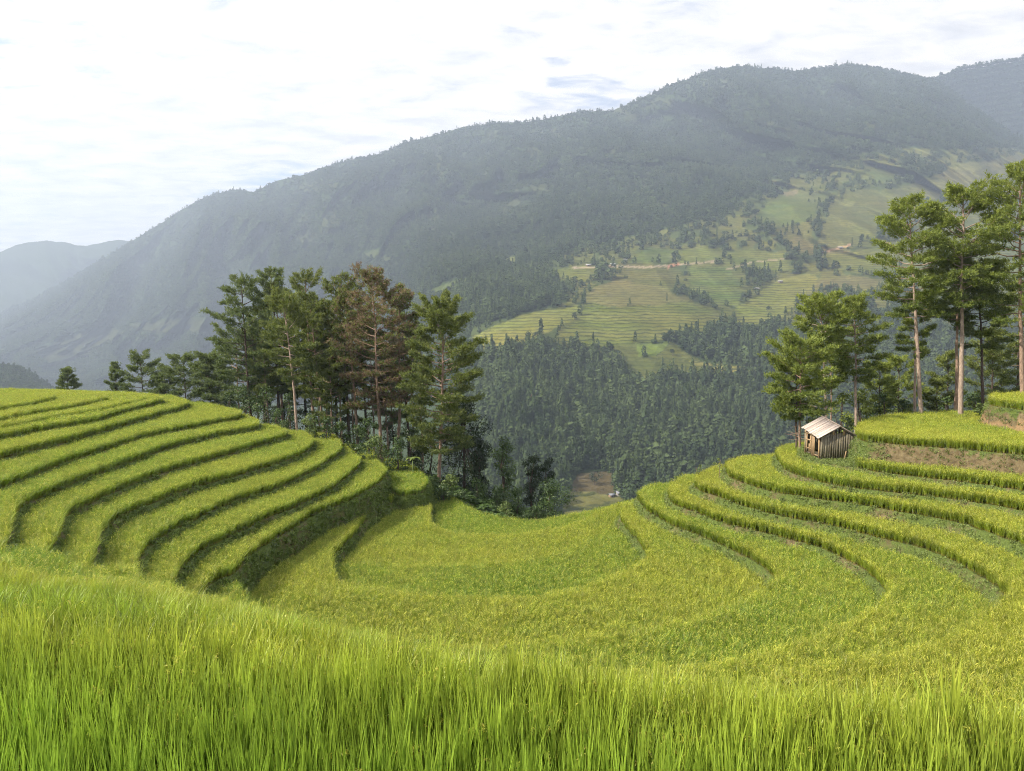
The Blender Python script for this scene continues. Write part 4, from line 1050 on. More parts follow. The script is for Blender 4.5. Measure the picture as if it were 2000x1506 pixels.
PINES_L = [  # base x, distance, top y, crown radius px, crown base fraction, label, options
 (493, 98, 530, 46, 0.34, 'leftmost tall pine of the grove, blue green crown overhanging left', dict(mat=M_PINE_BLUE, bark=M_BARK_DARK, lean=(-0.06, 0), nbr=60, clumps=10)),
 (546, 99, 514, 36, 0.42, 'pine with the highest crown of the grove, second from its left end', dict(mat=M_PINE_BLUE, bark=M_BARK_DARK, nbr=56, lean=(-0.02, 0))),
 (584, 86, 560, 36, 0.50, 'pine with pale bare trunk standing forward at the terrace rim', dict(bark=M_BARK_PALE, lean=(-0.075, 0), nbr=44)),
 (553, 101, 545, 34, 0.45, 'slim pine directly behind the pale forward trunk', dict(bark=M_BARK, nbr=44)),
 (616, 95, 520, 42, 0.40, 'broad green pine left of the middle of the grove', dict(nbr=58, clumps=10)),
 (635, 92, 585, 34, 0.42, 'leaning pine in mid grove with low yellowish boughs', dict(lean=(-0.09, 0), nbr=40)),
 (652, 90, 690, 30, 0.30, 'short young pine low in front of mid grove', dict(nbr=34, mat=M_PINE, clumps=8)),
 (684, 93, 530, 40, 0.45, 'dark trunked pine just left of the withered brown pine', dict(bark=M_BARK_DARK, nbr=52, patch=0.10)),
 (699, 90, 560, 34, 0.55, 'pine with thick leaning trunk below the brown crown', dict(bark=M_BARK, lean=(-0.07, 0), nbr=40, patch=0.30)),
 (748, 87, 519, 50, 0.36, 'withered pine with rusty brown crown, tallest right of centre', dict(nbr=78, patch=0.66, lean=(-0.045, 0), clumps=12, needle=0.27, nb=14)),
 (759, 92, 700, 22, 0.5, 'thin pine stem right beside the withered pine', dict(nbr=22, patch=0.6, clumps=6)),
 (783, 90, 543, 34, 0.45, 'narrow pine right of the withered pine, greener top', dict(nbr=46, patch=0.30, lean=(-0.01, 0))),
 (800, 97, 590, 32, 0.38, 'dark pine in the gap between withered pine and rightmost pine', dict(nbr=44, mat=M_PINE_BLUE, bark=M_BARK_DARK)),
 (857, 82, 572, 54, 0.26, 'rightmost pine of the grove, layered crown and bare lower trunk', dict(nbr=88, bark=M_BARK, lean=(0.025, 0), mat=M_PINE, clumps=16, flat_top=0.9, bare_br=3)),
 (470, 104, 640, 40, 0.35, 'lower pine at the left foot of the leftmost tall pine', dict(nbr=40, mat=M_PINE_BLUE)),
 (600, 104, 560, 36, 0.40, 'pine in the back row behind the broad green pine', dict(nbr=44, mat=M_PINE_BLUE, bark=M_BARK_DARK)),
 (720, 104, 600, 36, 0.40, 'pine in the back row behind the withered pine', dict(nbr=44, bark=M_BARK_DARK)),
 (660, 105, 575, 38, 0.40, 'pine in the back row right of mid grove', dict(nbr=46, mat=M_PINE_BLUE, bark=M_BARK_DARK)),
 (520, 106, 590, 36, 0.38, 'pine in the back row between the two leftmost tall pines', dict(nbr=44, mat=M_PINE_BLUE, bark=M_BARK_DARK)),
]
sd_ = 1000
for bxp, d, ty, rp, cb, lab, kw in PINES_L:
    x, y, z = stand(bxp, d); H_ = top_height(x, d, z, ty); sd_ += 1
    pine(x, y, z, H_, rp * 1.26 * d / F_PX, cb * (0.62 if d > 95 else 0.88), lab, G_LEFT, sd_, **kw)
thin = [(506, 103), (527, 97), (569, 102), (627, 101), (641, 99), (672, 98), (693, 102), (733, 99), (770, 100), (812, 99), (826, 94)]
for i, (bxp, d) in enumerate(thin):
    x, y, z = stand(bxp, d); sd_ += 1
    pine(x, y, z, top_height(x, d, z, random.uniform(610, 680)), random.uniform(22, 30) * d / F_PX, 0.5, 'thin stemmed pine inside the grove, %s thin stem from its left end' % ORD[i], G_LEFT, sd_, M_PINE if i % 2 else M_PINE_BLUE, M_BARK if i % 3 else M_BARK_PALE, nbr=26, clumps=7, trunk_r=0.13, bare_br=8)
SMALL = [(138, 118, 714, 26, 0.02, 'small pine alone on the left skyline', 'cone'), (232, 119, 701, 22, 0.02, 'narrow young pine on the left skyline, second from left', 'cone'),
         (283, 117, 690, 33, 0.03, 'round topped young pine on the left skyline, third from left', 'round'), (326, 116, 713, 22, 0.05, 'low pine between two taller ones on the left skyline', 'round'),
         (366, 112, 690, 34, 0.12, 'flat layered pine on the left skyline beside the grove', 'round'), (412, 108, 688, 30, 0.40, 'thin pine with visible stem at the left end of the grove', 'round'),
         (432, 109, 700, 26, 0.35, 'slender pine between the skyline pines and the grove', 'round')]
for bxp, d, ty, rp, cb, lab, shp in SMALL:
    x, y, z = stand(bxp, d); sd_ += 1; zb = min(z, -6.0)
    pine(x, y, z, top_height(x, d, z, ty), rp * d / F_PX, max(cb, 0.25 if z < -9 else cb), lab, 'young pines along the left skyline', sd_, M_PINE_BLUE, M_BARK_DARK, nbr=46, shape=shp, flat_top=0.3, clumps=8, needle=0.30)
G_R = 'pines behind the hut on the right hill'
PINES_R = [
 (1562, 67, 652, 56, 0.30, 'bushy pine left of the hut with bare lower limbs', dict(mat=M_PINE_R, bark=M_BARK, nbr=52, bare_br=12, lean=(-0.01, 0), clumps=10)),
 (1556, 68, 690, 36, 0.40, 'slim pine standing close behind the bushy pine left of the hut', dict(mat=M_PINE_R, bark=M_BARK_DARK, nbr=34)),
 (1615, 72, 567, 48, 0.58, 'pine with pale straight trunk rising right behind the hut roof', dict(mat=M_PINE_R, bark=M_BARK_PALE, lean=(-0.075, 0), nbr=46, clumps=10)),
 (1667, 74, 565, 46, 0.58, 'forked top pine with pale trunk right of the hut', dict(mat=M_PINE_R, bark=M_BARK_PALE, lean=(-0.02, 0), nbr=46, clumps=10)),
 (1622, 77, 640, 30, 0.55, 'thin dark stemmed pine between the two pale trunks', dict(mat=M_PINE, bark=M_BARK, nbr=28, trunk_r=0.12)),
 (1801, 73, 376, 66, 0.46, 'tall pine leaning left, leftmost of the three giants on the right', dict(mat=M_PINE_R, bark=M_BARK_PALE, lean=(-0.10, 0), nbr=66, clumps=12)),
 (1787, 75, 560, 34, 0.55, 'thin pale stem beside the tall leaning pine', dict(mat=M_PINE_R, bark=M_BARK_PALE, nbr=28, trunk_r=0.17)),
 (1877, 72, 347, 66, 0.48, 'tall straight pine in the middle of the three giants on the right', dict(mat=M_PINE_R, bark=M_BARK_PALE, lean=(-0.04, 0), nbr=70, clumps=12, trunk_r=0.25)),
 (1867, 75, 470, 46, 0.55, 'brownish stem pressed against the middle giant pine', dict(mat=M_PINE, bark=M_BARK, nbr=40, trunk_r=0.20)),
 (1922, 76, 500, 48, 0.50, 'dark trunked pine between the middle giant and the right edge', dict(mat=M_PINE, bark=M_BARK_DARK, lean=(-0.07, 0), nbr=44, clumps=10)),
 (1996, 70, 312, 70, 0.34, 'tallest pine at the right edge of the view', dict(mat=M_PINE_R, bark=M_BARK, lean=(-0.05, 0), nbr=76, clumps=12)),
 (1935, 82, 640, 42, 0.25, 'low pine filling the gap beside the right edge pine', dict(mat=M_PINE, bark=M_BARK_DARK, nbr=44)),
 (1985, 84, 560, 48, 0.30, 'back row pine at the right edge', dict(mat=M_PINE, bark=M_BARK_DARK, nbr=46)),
 (1718, 80, 700, 30, 0.22, 'young pine in the shade right of the forked pine', dict(mat=M_PINE_R, bark=M_BARK_DARK, nbr=36, shape='round')),
 (1755, 84, 690, 34, 0.2, 'young pine between the forked pine and the leaning giant', dict(mat=M_PINE_R, bark=M_BARK_DARK, nbr=40)),
 (1832, 84, 735, 22, 0.2, 'small thin pine between the two giant trunks', dict(mat=M_PINE, bark=M_BARK_DARK, nbr=30)),
 (1850, 86, 680, 30, 0.25, 'back row young pine left of the middle giant trunk', dict(mat=M_PINE, bark=M_BARK_DARK, nbr=34)),
]
for bxp, d, ty, rp, cb, lab, kw in PINES_R:
    x, y, z = stand(bxp, d); H_ = top_height(x, d, z, ty); sd_ += 1
    kw = dict(kw); kw['clumps'] = max(6, int(kw.get('clumps', 9) * 0.72))
    pine(x, y, z, H_, rp * d / F_PX, cb + 0.04, lab, G_R, sd_, **kw)

def leaf_cloud(r, lobes, n, leaf, droop=0.3):
    """leaf-sized faces spread through a set of lobes (centre, radii)"""
    vol = np.array([l[3] * l[4] * l[5] for l in lobes]) ** 0.67; vol /= vol.sum()
    k = r.choice(len(lobes), n, p=vol); Lb = np.array(lobes)[k]
    d = r.normal(size=(n, 3)); d /= np.linalg.norm(d, axis=1)[:, None]
    rad = r.uniform(0.25, 1, n)[:, None] ** 0.4
    C = Lb[:, :3] + d * rad * Lb[:, 3:] * (1 + 0.12 * r.normal(size=(n, 1)))
    nrm = d * 0.7 + r.normal(0, 0.5, (n, 3)) + np.array([0, 0, 0.5]); nrm /= np.linalg.norm(nrm, axis=1)[:, None]
    u = np.cross(nrm, r.normal(size=(n, 3))); u /= np.linalg.norm(u, axis=1)[:, None]; v = np.cross(nrm, u)
    s = leaf * r.uniform(0.55, 1.35, n)[:, None]
    V = np.stack([C + u * s, C + v * s * 0.5 + nrm * s * 0.12, C - u * s, C - v * s * 0.5 + nrm * s * 0.12], 1).reshape(-1, 3)
    i = np.arange(n)[:, None] * 4
    F = np.vstack([i + np.array([[0, 1, 2]]), i + np.array([[0, 2, 3]])])
    ft = np.clip(r.uniform(0, 1, len(lobes))[k] * 0.45 + r.uniform(0, 0.55, n), 0, 1)
    return V, F, np.repeat(ft, 4)
def broadleaf(name, px, d, py_top, wpx, label, cat, group, seed, mat, bark=M_BARK_DARK, n=2600, leaf=0.13, trunk=0.25, narrow=1.0, zoff=0.0, lob=12):
    r = np.random.default_rng(seed)
    x, y, z = stand(px, d); z += zoff
    H_ = top_height(x, d, z, py_top); Wd = wpx * d / F_PX
    root = empty(name, (x, y, z)); tag(root, label, cat, group)
    lobes = []
    for i in range(lob):
        t = (i + r.uniform(0, 1)) / lob; a = r.uniform(0, 6.28)
        rr = Wd * 0.5 * (0.75 if t < 0.75 else 0.75 * (1 - t) / 0.25 * narrow + 0.1) * r.uniform(0.35, 0.95)
        s = Wd * r.uniform(0.17, 0.30)
        lobes.append((math.cos(a) * rr, math.sin(a) * rr, H_ * (trunk + (0.98 - trunk) * t) - s * 0.4, s, s, s * r.uniform(0.6, 0.95)))
    lobes.append((0, 0, H_ * 0.93 - Wd * 0.1, Wd * 0.17, Wd * 0.17, Wd * 0.15))
    T = Geo()
    sp = np.array([[0, 0, -0.5], [r.normal(0, .1), r.normal(0, .1), H_ * 0.3], [r.normal(0, .2), r.normal(0, .2), H_ * 0.6], [r.normal(0, .2), r.normal(0, .2), H_ * 0.85]])
    r0 = 0.014 * H_ + 0.02
    T.add(*tube(sp, [r0 * 1.2, r0, r0 * 0.6, r0 * 0.2], 6))
    for l in lobes[:-1]:
        b = sp[1] + (sp[2] - sp[1]) * r.uniform(0, 1); e = np.array(l[:3]); mid = (b + e) / 2 + np.array([0, 0, 0.1 * H_ * r.uniform(0, 0.6)])
        T.add(*tube(np.array([b, mid, e]), [r0 * 0.4, r0 * 0.25, r0 * 0.08], 4, False))
    tk = meshobj('trunk' if cat == 'tree' else 'stems', T.mesh('trunk', bark), root)
    if cat != 'tree': tk['kind'] = 'stuff'
    V, F, ti = leaf_cloud(r, lobes, n, leaf)
    V[:, 2] = np.maximum(V[:, 2], -0.1)
    meshobj('crown' if cat == 'tree' else 'foliage', npmesh('crown', V, F, mat, False, {'tint': ti}), root)
    return root
broadleaf('broadleaf_tree', 906, 90, 770, 92, 'large dark shaded tree below the rightmost pine', 'tree', None, 2001, M_LEAF_DARK, n=7500, leaf=0.14, trunk=0.06, narrow=0.6, lob=22)  # very dark leaf colour paints in the shade this tree stands in
broadleaf('broadleaf_tree', 935, 93, 850, 60, 'dark lower tree leaning on the large shaded tree', 'tree', None, 2002, M_LEAF_DARK, n=3500, leaf=0.14, trunk=0.08, lob=14)
broadleaf('broadleaf_tree', 984, 88, 853, 58, 'upright glossy leaved tree at the valley edge, open lower crown', 'tree', None, 2003, M_LEAF, n=2600, leaf=0.13, trunk=0.30, narrow=0.9)
broadleaf('broadleaf_tree', 1040, 90, 884, 50, 'dark round tree behind the bush at the valley edge', 'tree', None, 2004, M_LEAF_DARK, n=2600, leaf=0.12, trunk=0.25)
broadleaf('broadleaf_tree', 1070, 91, 890, 44, 'dark tree forming the right shoulder of the valley edge thicket', 'tree', None, 2005, M_LEAF_DARK, n=2200, leaf=0.12, trunk=0.25)
BUSHES = [(1076, 80, 938, 92, M_LEAF, 'big green bush at the right end of the valley edge thicket', 3200), (1012, 82, 950, 60, M_LEAF, 'mid green bush left of the big valley edge bush', 1500), (970, 82, 948, 60, M_LEAF, 'bush at the foot of the upright glossy tree', 1500),
          (930, 82, 936, 56, M_LEAF, 'bush below the dark trees at the far lip of the bowl', 1400), (880, 80, 926, 56, M_LEAF_LIGHT, 'pale leafy bush at the foot of the rightmost pine', 1500), (845, 79, 930, 40, M_LEAF, 'dark bush hanging over the bowl corner', 1200), (866, 76, 945, 44, M_LEAF, 'deep green shrub at the inner bowl corner', 1300),
          (1045, 78, 985, 50, M_LEAF, 'low shrub under the big valley edge bush', 1200), (990, 78, 980, 44, M_LEAF_LIGHT, 'pale low shrub on the far lip of the bowl', 900), (905, 77, 955, 40, M_LEAF, 'small shrub just beyond the far lip of the bowl', 900),
          (478, 93, 752, 62, M_LEAF, 'round leafy shrub below the leftmost tall pine', 1700), (520, 91, 757, 66, M_LEAF, 'wide shrub between the leftmost pine trunks', 1700), (563, 89, 762, 44, M_LEAF, 'tall glossy shrub behind the pale forward trunk', 1500), (450, 96, 765, 40, M_LEAF, 'shrub at the left end of the grove undergrowth', 1000),
          (545, 86, 795, 44, M_LEAF, 'low shrub left of the pale forward trunk', 1000), (612, 85, 806, 44, M_LEAF_LIGHT, 'pale shrub right of the pale forward trunk', 1200), (640, 84, 812, 44, M_LEAF, 'shrub below the leaning mid grove pine', 1000), (668, 84, 822, 40, M_LEAF, 'shrub in front of the dark trunked pine', 1000),
          (700, 84, 828, 44, M_LEAF, 'shrub below the thick leaning trunk', 1200), (722, 83, 812, 40, M_LEAF, 'upright shrub left of the withered pine trunk', 1200), (738, 80, 848, 48, M_LEAF_LIGHT, 'pale shrub at the foot of the withered pine', 1300), (776, 80, 852, 44, M_LEAF, 'domed green shrub right of the withered pine trunk', 1500),
          (800, 84, 835, 60, M_LEAF_DARK, 'dark shrub below the gap pine', 1500), (700, 79, 866, 40, M_LEAF, 'low shrub behind the lowest left hill terrace', 900), (822, 84, 870, 44, M_LEAF_DARK, 'dark shrub left of the rightmost pine trunk', 1200),
          (1680, 76, 755, 64, M_PINE_R, 'bushy green thicket right of the forked pine foot', 2000), (1640, 77, 760, 50, M_PINE_R, 'thicket between the two pale pine trunks', 1500), (1720, 78, 765, 50, M_LEAF, 'dark thicket behind the broad field', 1400), (1760, 80, 775, 44, M_LEAF, 'thicket left of the leaning giant trunk', 1200), (1900, 80, 760, 50, M_LEAF, 'thicket right of the middle giant trunk', 1300), (1845, 82, 770, 40, M_LEAF, 'thicket between the giant trunks', 1000), (1912, 70, 785, 24, M_LEAF_LIGHT, 'small green creeper bush at the corner of the right mound', 700), (1655, 71, 812, 30, M_LEAF_LIGHT, 'tall pale grass clump behind the hut', 500)]
_b = [(440, 778, 60), (480, 772, 66), (520, 780, 66), (560, 786, 60), (600, 790, 66), (640, 796, 62), (680, 800, 66), (720, 808, 62), (760, 815, 60), (800, 826, 60), (840, 850, 56)]
BUSHES += [(px, 103 if px < 700 else 98, ty, w, M_LEAF if k % 2 else M_LEAF_DARK, 'tall shrub in the shade behind the grove trunks, %s of its row from the left' % ORD[k], 1500) for k, (px, ty, w) in enumerate(_b)]
for i, (px, d, ty, w, mt, lab, n) in enumerate(BUSHES):
    broadleaf('shrub', px, d, ty, w, lab, 'shrub', 'shrubs around the terraces', 2100 + i, mt, n=n, leaf=0.115, trunk=0.05, lob=9)

# banana plant at the grove edge
def banana():
    r = np.random.default_rng(77); x, y, z = stand(806, 79); root = empty('banana_plant', (x, y, z)); tag(root, 'pale green banana plant at the edge of the grove undergrowth', 'banana plant')
    H_ = top_height(x, 79, z, 900)
    g = Geo(); g.add(*tube(np.array([[0, 0, -0.3], [0.03, 0, H_ * 0.5], [0, 0.02, H_]]), [0.12, 0.09, 0.04], 8)); meshobj('stem', g.mesh('stem', M_LEAF_LIGHT, True, {'tint': np.full(g.n, 0.7)}), root)
    for k in range(8):
        a = k * 0.79 + r.uniform(-.2, .2); L = r.uniform(1.1, 1.6); w = 0.17; V = []; F = []
        d = np.array([math.cos(a), math.sin(a), 0]); sd2 = np.array([-d[1], d[0], 0])
        for s in range(7):
            t = s / 6; p = np.array([0, 0, H_]) + d * L * t * 0.75 + np.array([0, 0, L * (1.0 * t - 0.95 * t * t)]); ww = w * math.sin(math.pi * (0.08 + 0.9 * t))
            V += [p - sd2 * ww + np.array([0, 0, 0.04]), p, p + sd2 * ww + np.array([0, 0, 0.04])]
            if s:
                b = 3 * (s - 1); F += [(b, b + 1, b + 4), (b, b + 4, b + 3), (b + 1, b + 2, b + 5), (b + 1, b + 5, b + 4)]
        meshobj('leaf', npmesh('leaf', np.array(V), np.array(F), M_LEAF_LIGHT, True, {'tint': np.full(len(V), 0.85)}), root)
banana()
# tall weeds standing against the valley on the rim of the right hill
for px, d, ty, lab in [(1363, 65, 908, 'pale flowering weed on the rim of the right hill, left one of two'), (1404, 64, 896, 'taller flowering weed on the rim of the right hill, right one of two'), (1316, 67, 930, 'leafy weed leaning over the rim of the right hill')]:
    x, y, z = stand(px, d); dx, dy_, dz_ = pix_dir(px, ty); top = dz_ / dy_ * d; z = max(z, top - 1.6); r = np.random.default_rng(px)
    root = empty('weed_plant', (x, y, z)); tag(root, lab, 'weed')
    hh = top - z; st = Geo()
    for k in range(4):
        e = np.array([r.normal(0, .16), r.normal(0, .12), hh * r.uniform(0.75, 1.0)]); st.add(*tube(np.array([[0, 0, -0.2], e * 0.5 + np.array([.03, 0, 0]), e]), [0.012, 0.01, 0.005], 4))
    meshobj('stems', st.mesh('stems', M_BARK), root)
    V, F, ti = leaf_cloud(r, [(r.normal(0, .14), r.normal(0, .12), hh * t_, .14, .14, .16) for t_ in (0.45, 0.55, 0.65, 0.75, 0.85, 0.95)], 170, 0.055)
    meshobj('foliage', npmesh('foliage', V, F, M_LEAF_LIGHT, False, {'tint': np.clip(ti + 0.35, 0, 1)}), root)
# spiky grass clumps
for px, d, ty, lab in [(1880, 69, 778, 'spiky pale grass clump at the foot of the middle giant pine'), (1658, 68.5, 810, 'spiky grass clump behind the hut roof')]:
    x, y, z = stand(px, d); V, F, Hz = blades(60, 1.0, 1.7, 1.0, 0.045, 4, 0.8, 0.5, px, 0.25)
    tag(meshobj('grass_clump', npmesh('grass_clump', V, F, M_LEAF_LIGHT, False, {'tint': np.full(len(V), 0.75)}), None, (x, y, z)), lab, 'grass clump')

# ------------------------------------------------------------------ the field hut
def wood_mat(name, c1, c2, c3=None):
    m, t, out = new_mat(name)
    tc_ = N(t, 'ShaderNodeTexCoord'); oi = N(t, 'ShaderNodeObjectInfo')
    mpn = N(t, 'ShaderNodeMapping'); mpn.inputs['Scale'].default_value = (9, 9, 1.1); t.links.new(tc_.outputs['Object'], mpn.inputs[0])
    off = N(t, 'ShaderNodeVectorMath', operation='ADD'); t.links.new(mpn.outputs[0], off.inputs[0])
    cb = N(t, 'ShaderNodeCombineXYZ'); sc_ = mathn(t, 'MULTIPLY', oi.outputs['Random'], 37.0); t.links.new(sc_, cb.inputs[0]); t.links.new(sc_, cb.inputs[2]); t.links.new(cb.outputs[0], off.inputs[1])
    n = noisen(t, off.outputs[0], 1.6, 6, 0.65)
    c = ramp(t, n, [(0.28, c1), (0.60, c2), (0.78, c3 or c2)])
    br = mathn(t, 'ADD', 0.75, mathn(t, 'MULTIPLY', oi.outputs['Random'], 0.5))
    cc = N(t, 'ShaderNodeCombineColor')
    for i in range(3): t.links.new(br, cc.inputs[i])
    principled(t, out, mixcol(t, 1.0, c, cc.outputs[0], 'MULTIPLY'), 0.9, 0.15, n, 0.5, 0.02)
    return m
M_PLANK = wood_mat('weathered_planks', (0.085, 0.074, 0.055), (0.205, 0.180, 0.132), (0.32, 0.29, 0.225))
M_PLANK_WARM = wood_mat('warm_planks', (0.12, 0.075, 0.040), (0.34, 0.24, 0.14), (0.46, 0.36, 0.24))
M_ROOF = wood_mat('bleached_roof_boards', (0.26, 0.21, 0.18), (0.47, 0.40, 0.36), (0.60, 0.54, 0.50))
M_ROOF_D = wood_mat('grey_roof_boards', (0.10, 0.085, 0.07), (0.24, 0.20, 0.17))
def hut():
    zg = -9.87; hx, hy = at_z(1599, 899, zg)
    th = math.radians(1); root = empty('field_hut', (hx, hy, zg), th); root.scale = (1.14, 1.14, 1.12)
    tag(root, 'small weathered wooden hut with pale board roof on the right terraces', 'hut')
    r = np.random.default_rng(5)
    Wf, Ls = 2.50, 2.35
    up = 0.13                                             # the whole frame climbs a little towards the back
    def roof_z(s): return 1.66 + (s + 0.12) * (2.50 - 1.66) / (1.38 + 0.12) if s < 1.38 else 2.50 - (s - 1.38) * (2.50 - 1.28) / (3.45 - 1.38)
    def part(name, mat, *boxes):
        g = Geo()
        for b in boxes: g.box(*b)
        return meshobj(name, g.mesh(name, mat), root)
    for s, dpt, h0 in ((0, 0, -0.15), (Wf, 0, 0.0), (0, Ls, 0.0), (Wf, Ls, 0.1), (0, 1.15, -0.05)):
        h = roof_z(s) - 0.06 + up * dpt
        part('post', M_PLANK_WARM if s == 0 else M_PLANK, ((s, dpt, (h + h0) / 2), (0.10, 0.10, h - h0)))
    s = 0.07; i = 0
    while s < Wf - 0.10:                                  # front gable planks
        w = r.uniform(0.12, 0.20); w = min(w, Wf - 0.06 - s)
        c = s + w / 2; top = min(roof_z(c) - 0.10, 2.02 + r.uniform(-0.10, 0.06)) if 0.75 < c < 1.95 else roof_z(c) - 0.09 - r.uniform(0, 0.06)
        b0 = 0.05 + 0.12 * c / Wf + r.uniform(-0.04, 0.05)
        part('plank', M_PLANK, ((c, -0.075 + r.uniform(-0.012, 0.012), (top + b0) / 2), (w - r.uniform(0.012, 0.028), 0.028, top - b0), r.uniform(-0.03, 0.03), (r.uniform(-0.008, 0.008), 0)))
        s += w; i += 1
    for s, top in ((0.98, 2.18), (1.72, 2.14)):
        part('plank', M_PLANK_WARM, ((s, -0.09, top - 0.18), (0.16, 0.03, 0.34)))
    for dpt, w, z0, z1, mt in ((0.68, 0.15, 0.05, 1.60, M_PLANK_WARM), (0.88, 0.17, 0.18, 1.62, M_PLANK_WARM), (1.32, 0.16, 0.30, 1.62, M_PLANK_WARM), (1.52, 0.14, 0.35, 1.0, M_PLANK_WARM), (1.95, 0.17, 0.4, 1.75, M_PLANK_WARM), (2.18, 0.14, 0.4, 1.8, M_PLANK)):
        part('plank', mt, ((-0.065, dpt, (z0 + z1) / 2), (0.028, w, z1 - z0), r.uniform(-0.05, 0.05), (0, r.uniform(-0.02, 0.02))))
    for z0, d0, d1 in ((0.28, 0.05, 0.62), (1.05, 1.2, 2.2), (0.42, 1.2, 2.3), (1.58, 0, 2.35)):
        part('rail', M_PLANK_WARM, ((-0.055, (d0 + d1) / 2, z0 + up * (d0 + d1) / 2), (0.06, d1 - d0, 0.09)))
    part('floor', M_PLANK, ((Wf / 2, Ls / 2, 0.26), (Wf - 0.12, Ls - 0.1, 0.06)))
    for k in range(12):                                   # back and right walls
        part('plank', M_PLANK, ((0.12 + k * 0.195, Ls + 0.07, 1.05), (0.18, 0.028, 1.7)))
    for k in range(11):
        part('plank', M_PLANK, ((Wf + 0.07, 0.16 + k * 0.20, 0.95), (0.028, 0.185, 1.65)))
    # roof: boards laid from eave to ridge
    d0, d1 = -0.28, 2.82
    def slope(a, b, n, mat, th_):
        w = (d1 - d0) / n
        for k in range(n):
            y0 = d0 + k * w + r.uniform(0.004, 0.014); y1 = d0 + (k + 1) * w - r.uniform(0.004, 0.014)
            lift = r.uniform(0, 0.022) + (0.02 if k % 2 else 0); e = r.uniform(-0.05, 0.05)
            (sa, za), (sb, zb) = a, b
            dirx, dirz = sa - sb, za - zb; L = math.hypot(dirx, dirz); sa2, za2 = sa + dirx / L * e, za + dirz / L * e
            P = []
            for dz_ in (0, th_):
                for (s_, z_) in ((sa2, za2), (sb, zb)):
                    pass
            q = [(sa2, y0, za2 + up * y0), (sb, y0, zb + up * y0), (sb, y1, zb + up * y1), (sa2, y1, za2 + up * y1)]
            P = [(x_, y_, z_ + lift) for x_, y_, z_ in q] + [(x_, y_, z_ + lift + th_) for x_, y_, z_ in q]
            g = Geo(); g.hexa(np.array(P)); meshobj('roof_board', g.mesh('roof_board', mat), root)
    slope((-0.16, 1.64), (1.385, 2.505), 9, M_ROOF, 0.03)
    slope((3.45, 1.28), (1.395, 2.500), 9, M_ROOF_D, 0.03)
    g = Geo(); P = [(1.33, d0, 2.53 + up * d0), (1.45, d0, 2.53 + up * d0), (1.45, d1, 2.53 + up * d1), (1.33, d1, 2.53 + up * d1)]
    g.hexa(np.array(P + [(a, b, c + 0.035) for a, b, c in P])); meshobj('ridge_board', g.mesh('ridge_board', M_ROOF_D), root)
    for yy in (d0 + 0.1, 1.2, d1 - 0.15):                 # rafters under the roof
        g = Geo(); g.hexa(np.array([(-0.05, yy, 1.62 + up * yy), (1.36, yy, 2.40 + up * yy), (1.36, yy + 0.07, 2.40 + up * yy), (-0.05, yy + 0.07, 1.62 + up * yy), (-0.05, yy, 1.69 + up * yy), (1.36, yy, 2.48 + up * yy), (1.36, yy + 0.07, 2.48 + up * yy), (-0.05, yy + 0.07, 1.69 + up * yy)])); meshobj('rafter', g.mesh('rafter', M_PLANK), root)
        g = Geo(); g.hexa(np.array([(1.40, yy, 2.40 + up * yy), (3.3, yy, 1.27 + up * yy), (3.3, yy + 0.07, 1.27 + up * yy), (1.40, yy + 0.07, 2.40 + up * yy), (1.40, yy, 2.485 + up * yy), (3.3, yy, 1.36 + up * yy), (3.3, yy + 0.07, 1.36 + up * yy), (1.40, yy + 0.07, 2.485 + up * yy)])); meshobj('rafter', g.mesh('rafter', M_PLANK), root)
    # loose board leaning on the front
    g = Geo(); g.box((0, 0, 0.34), (0.11, 0.03, 0.72), 0, (0.30, 0.18))
    ca, sa = math.cos(th), math.sin(th); lx, ly = 2.0, -0.34
    tag(meshobj('loose_board', g.mesh('loose_board', M_PLANK_WARM), None, (hx + lx * ca - ly * sa, hy + lx * sa + ly * ca, zg + 0.08), (0, 0, th)), 'short pale board leaning against the front of the hut', 'board')
    return root
hut()

# ------------------------------------------------------------------ far houses and lone trees on the mountain side
def flat_mat(name, col, rough=0.8):
    m, t, out = new_mat(name); g = N(t, 'ShaderNodeNewGeometry')
    n = noisen(t, g.outputs['Position'], 0.8, 3, 0.6)
    principled(t, out, mixcol(t, ramp(t, n, [(0.3, 0.0), (0.7, 1.0)]), (col[0] * 0.8, col[1] * 0.8, col[2] * 0.8), col), rough, 0.2)
    return m
M_TIN = flat_mat('pale_tin_roof', (0.36, 0.36, 0.37), 0.6); M_TIN_G = flat_mat('grey_tin_roof', (0.20, 0.21, 0.24), 0.6); M_WALL = flat_mat('plank_house_wall', (0.24, 0.17, 0.11)); M_WALLW = flat_mat('limewashed_wall', (0.26, 0.24, 0.21)); M_DOOR = flat_mat('house_door', (0.06, 0.045, 0.035))
def on_mountain(px, py):
    j = int(np.argmin(np.abs(cols - px))); i = int(np.argmin(np.abs(PY[:, j] - py)))
    return VM[i, j]
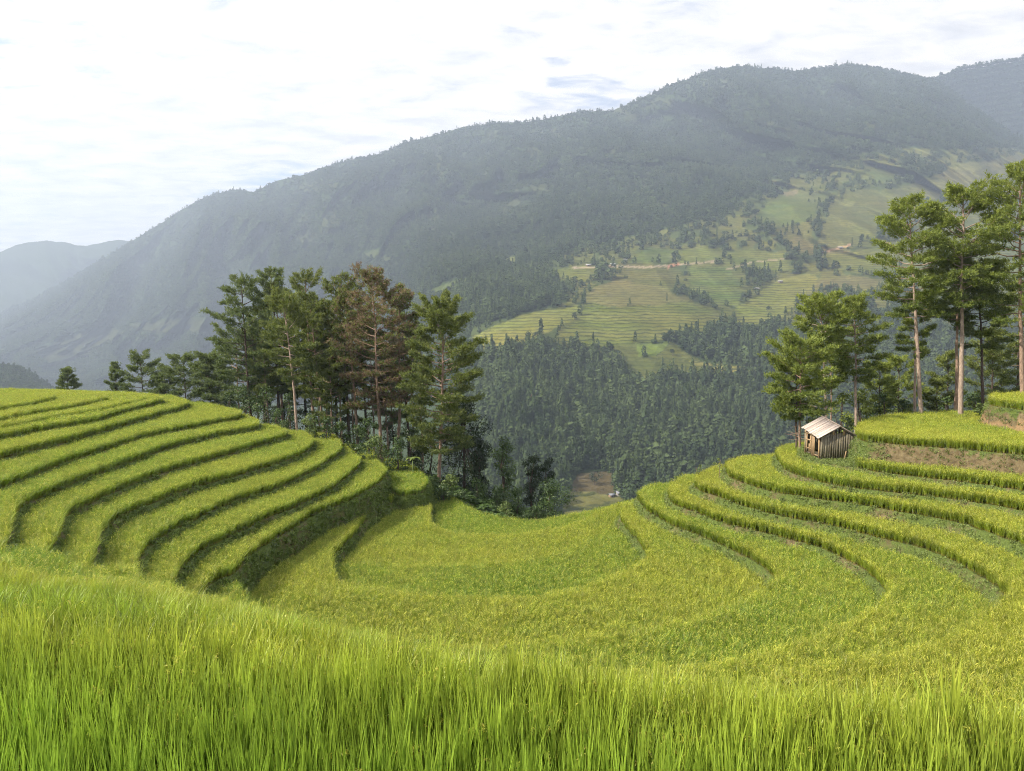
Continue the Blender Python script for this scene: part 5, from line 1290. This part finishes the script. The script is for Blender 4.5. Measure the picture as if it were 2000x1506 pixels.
def house(px, py, w, l, h, rz, roof, wall, label):
    x, y, z = on_mountain(px, py)
    w *= 0.8; l *= 0.8; h *= 0.85
    root = empty('house', (x, y, z - 0.4), rz); tag(root, label, 'house', 'houses on the far hillside')
    g = Geo(); g.box((0, 0, h / 2 - 0.5), (w, l, h + 1)); meshobj('wall', g.mesh('wall', wall), root)
    g = Geo(); e = 0.8; a = l / 2 + e; b = w / 2 + e; rh = l * 0.28
    g.hexa(np.array([(-b, -a, h - 0.3), (b, -a, h - 0.3), (b, 0, h + rh), (-b, 0, h + rh), (-b, -a, h - 0.1), (b, -a, h - 0.1), (b, 0, h + rh + 0.2), (-b, 0, h + rh + 0.2)]))
    g.hexa(np.array([(-b, 0, h + rh), (b, 0, h + rh), (b, a, h - 0.3), (-b, a, h - 0.3), (-b, 0, h + rh + 0.2), (b, 0, h + rh + 0.2), (b, a, h - 0.1), (-b, a, h - 0.1)]))
    meshobj('roof', g.mesh('roof', roof), root)
    g = Geo(); g.box((0, -l / 2 - 0.04, h * 0.4), (1.2, 0.1, h * 0.75)); meshobj('door', g.mesh('door', M_DOOR), root)
house(1148, 521, 11, 7, 3, 0.1, M_TIN, M_WALL, 'pale roofed house at the left end of the far hillside road')
house(1198, 519, 10, 7, 3, -0.1, M_TIN, M_WALL, 'pale roofed house on the far hillside road, second from left')
house(1221, 509, 7, 6, 3, 0.4, M_TIN, M_WALLW, 'small pale house at the foot of the green upper field')
house(1480, 566, 8, 6, 3, 0.3, M_TIN, M_WALL, 'small house in the gully beside the yellow terraces')
house(1523, 552, 9, 6, 3, -0.3, M_TIN, M_WALL, 'house on the crest of the yellow striped terraces')
house(1604, 494, 12, 7, 3, 0.2, M_TIN_G, M_WALL, 'dark roofed house on the upper right hillside road')
house(1640, 485, 10, 7, 3, 0.1, M_TIN, M_WALL, 'pale house near the upper right road cutting')
house(1212, 968, 9, 6, 3, 0.25, M_TIN_G, M_WALLW, 'grey roofed house on the valley floor behind the right hill rim')
house(1194, 969, 5, 4, 2.4, 0.5, M_TIN_G, M_WALL, 'small shed beside the grey roofed valley house')
LONE = [(1033, 664, 11, 'lone tree on the spur left of the terraced hillside, left one of two'), (1046, 663, 10, 'lone tree on the spur left of the terraced hillside, right one of two'), (1306, 664, 9, 'dark lone tree at the lower edge of the striped terraces'), (1499, 610, 10, 'single round tree among the yellow terraces'), (1122, 626, 12, 'tree at the corner of the yellow strip field'), (1313, 697, 9, 'small tree on the slope below the bright green field'), (1160, 948, 12, 'tree beside the brown valley field')]
for i, (px, py, h, lab) in enumerate(LONE):
    x, y, z = on_mountain(px, py); r = np.random.default_rng(3000 + i)
    root = empty('hillside_tree', (x, y, z)); tag(root, lab, 'tree', 'lone trees on the far hillside')
    g = Geo(); g.add(*tube(np.array([[0, 0, -1], [0.1, 0, h * 0.4], [0, 0, h * 0.8]]), [0.35, 0.25, 0.08], 6)); meshobj('trunk', g.mesh('trunk', M_BARK_DARK), root)
    V, F, ti = leaf_cloud(r, [(r.normal(0, h * .15), r.normal(0, h * .15), h * r.uniform(.45, .9), h * .22, h * .22, h * .2) for _ in range(7)], 320, 0.7)
    meshobj('crown', npmesh('crown', V, F, M_LEAF_DARK, False, {'tint': ti}), root)

# ------------------------------------------------------------------ haze
def haze():
    m, t, out = new_mat('haze_air')
    v = N(t, 'ShaderNodeVolumePrincipled')
    v.inputs['Color'].default_value = (0.62, 0.75, 1.0, 1)
    v.inputs['Density'].default_value = HAZE_D
    v.inputs['Anisotropy'].default_value = 0.25
    t.links.new(v.outputs[0], out.inputs['Volume'])
    g = Geo(); g.box((0, 3300, 470), (13000, 8600, 1602))
    o = meshobj('haze', g.mesh('haze', m)); o['kind'] = 'stuff'
    o['label'] = 'thin blue morning haze filling the valley'
HAZE_D = 1.9e-4
haze()
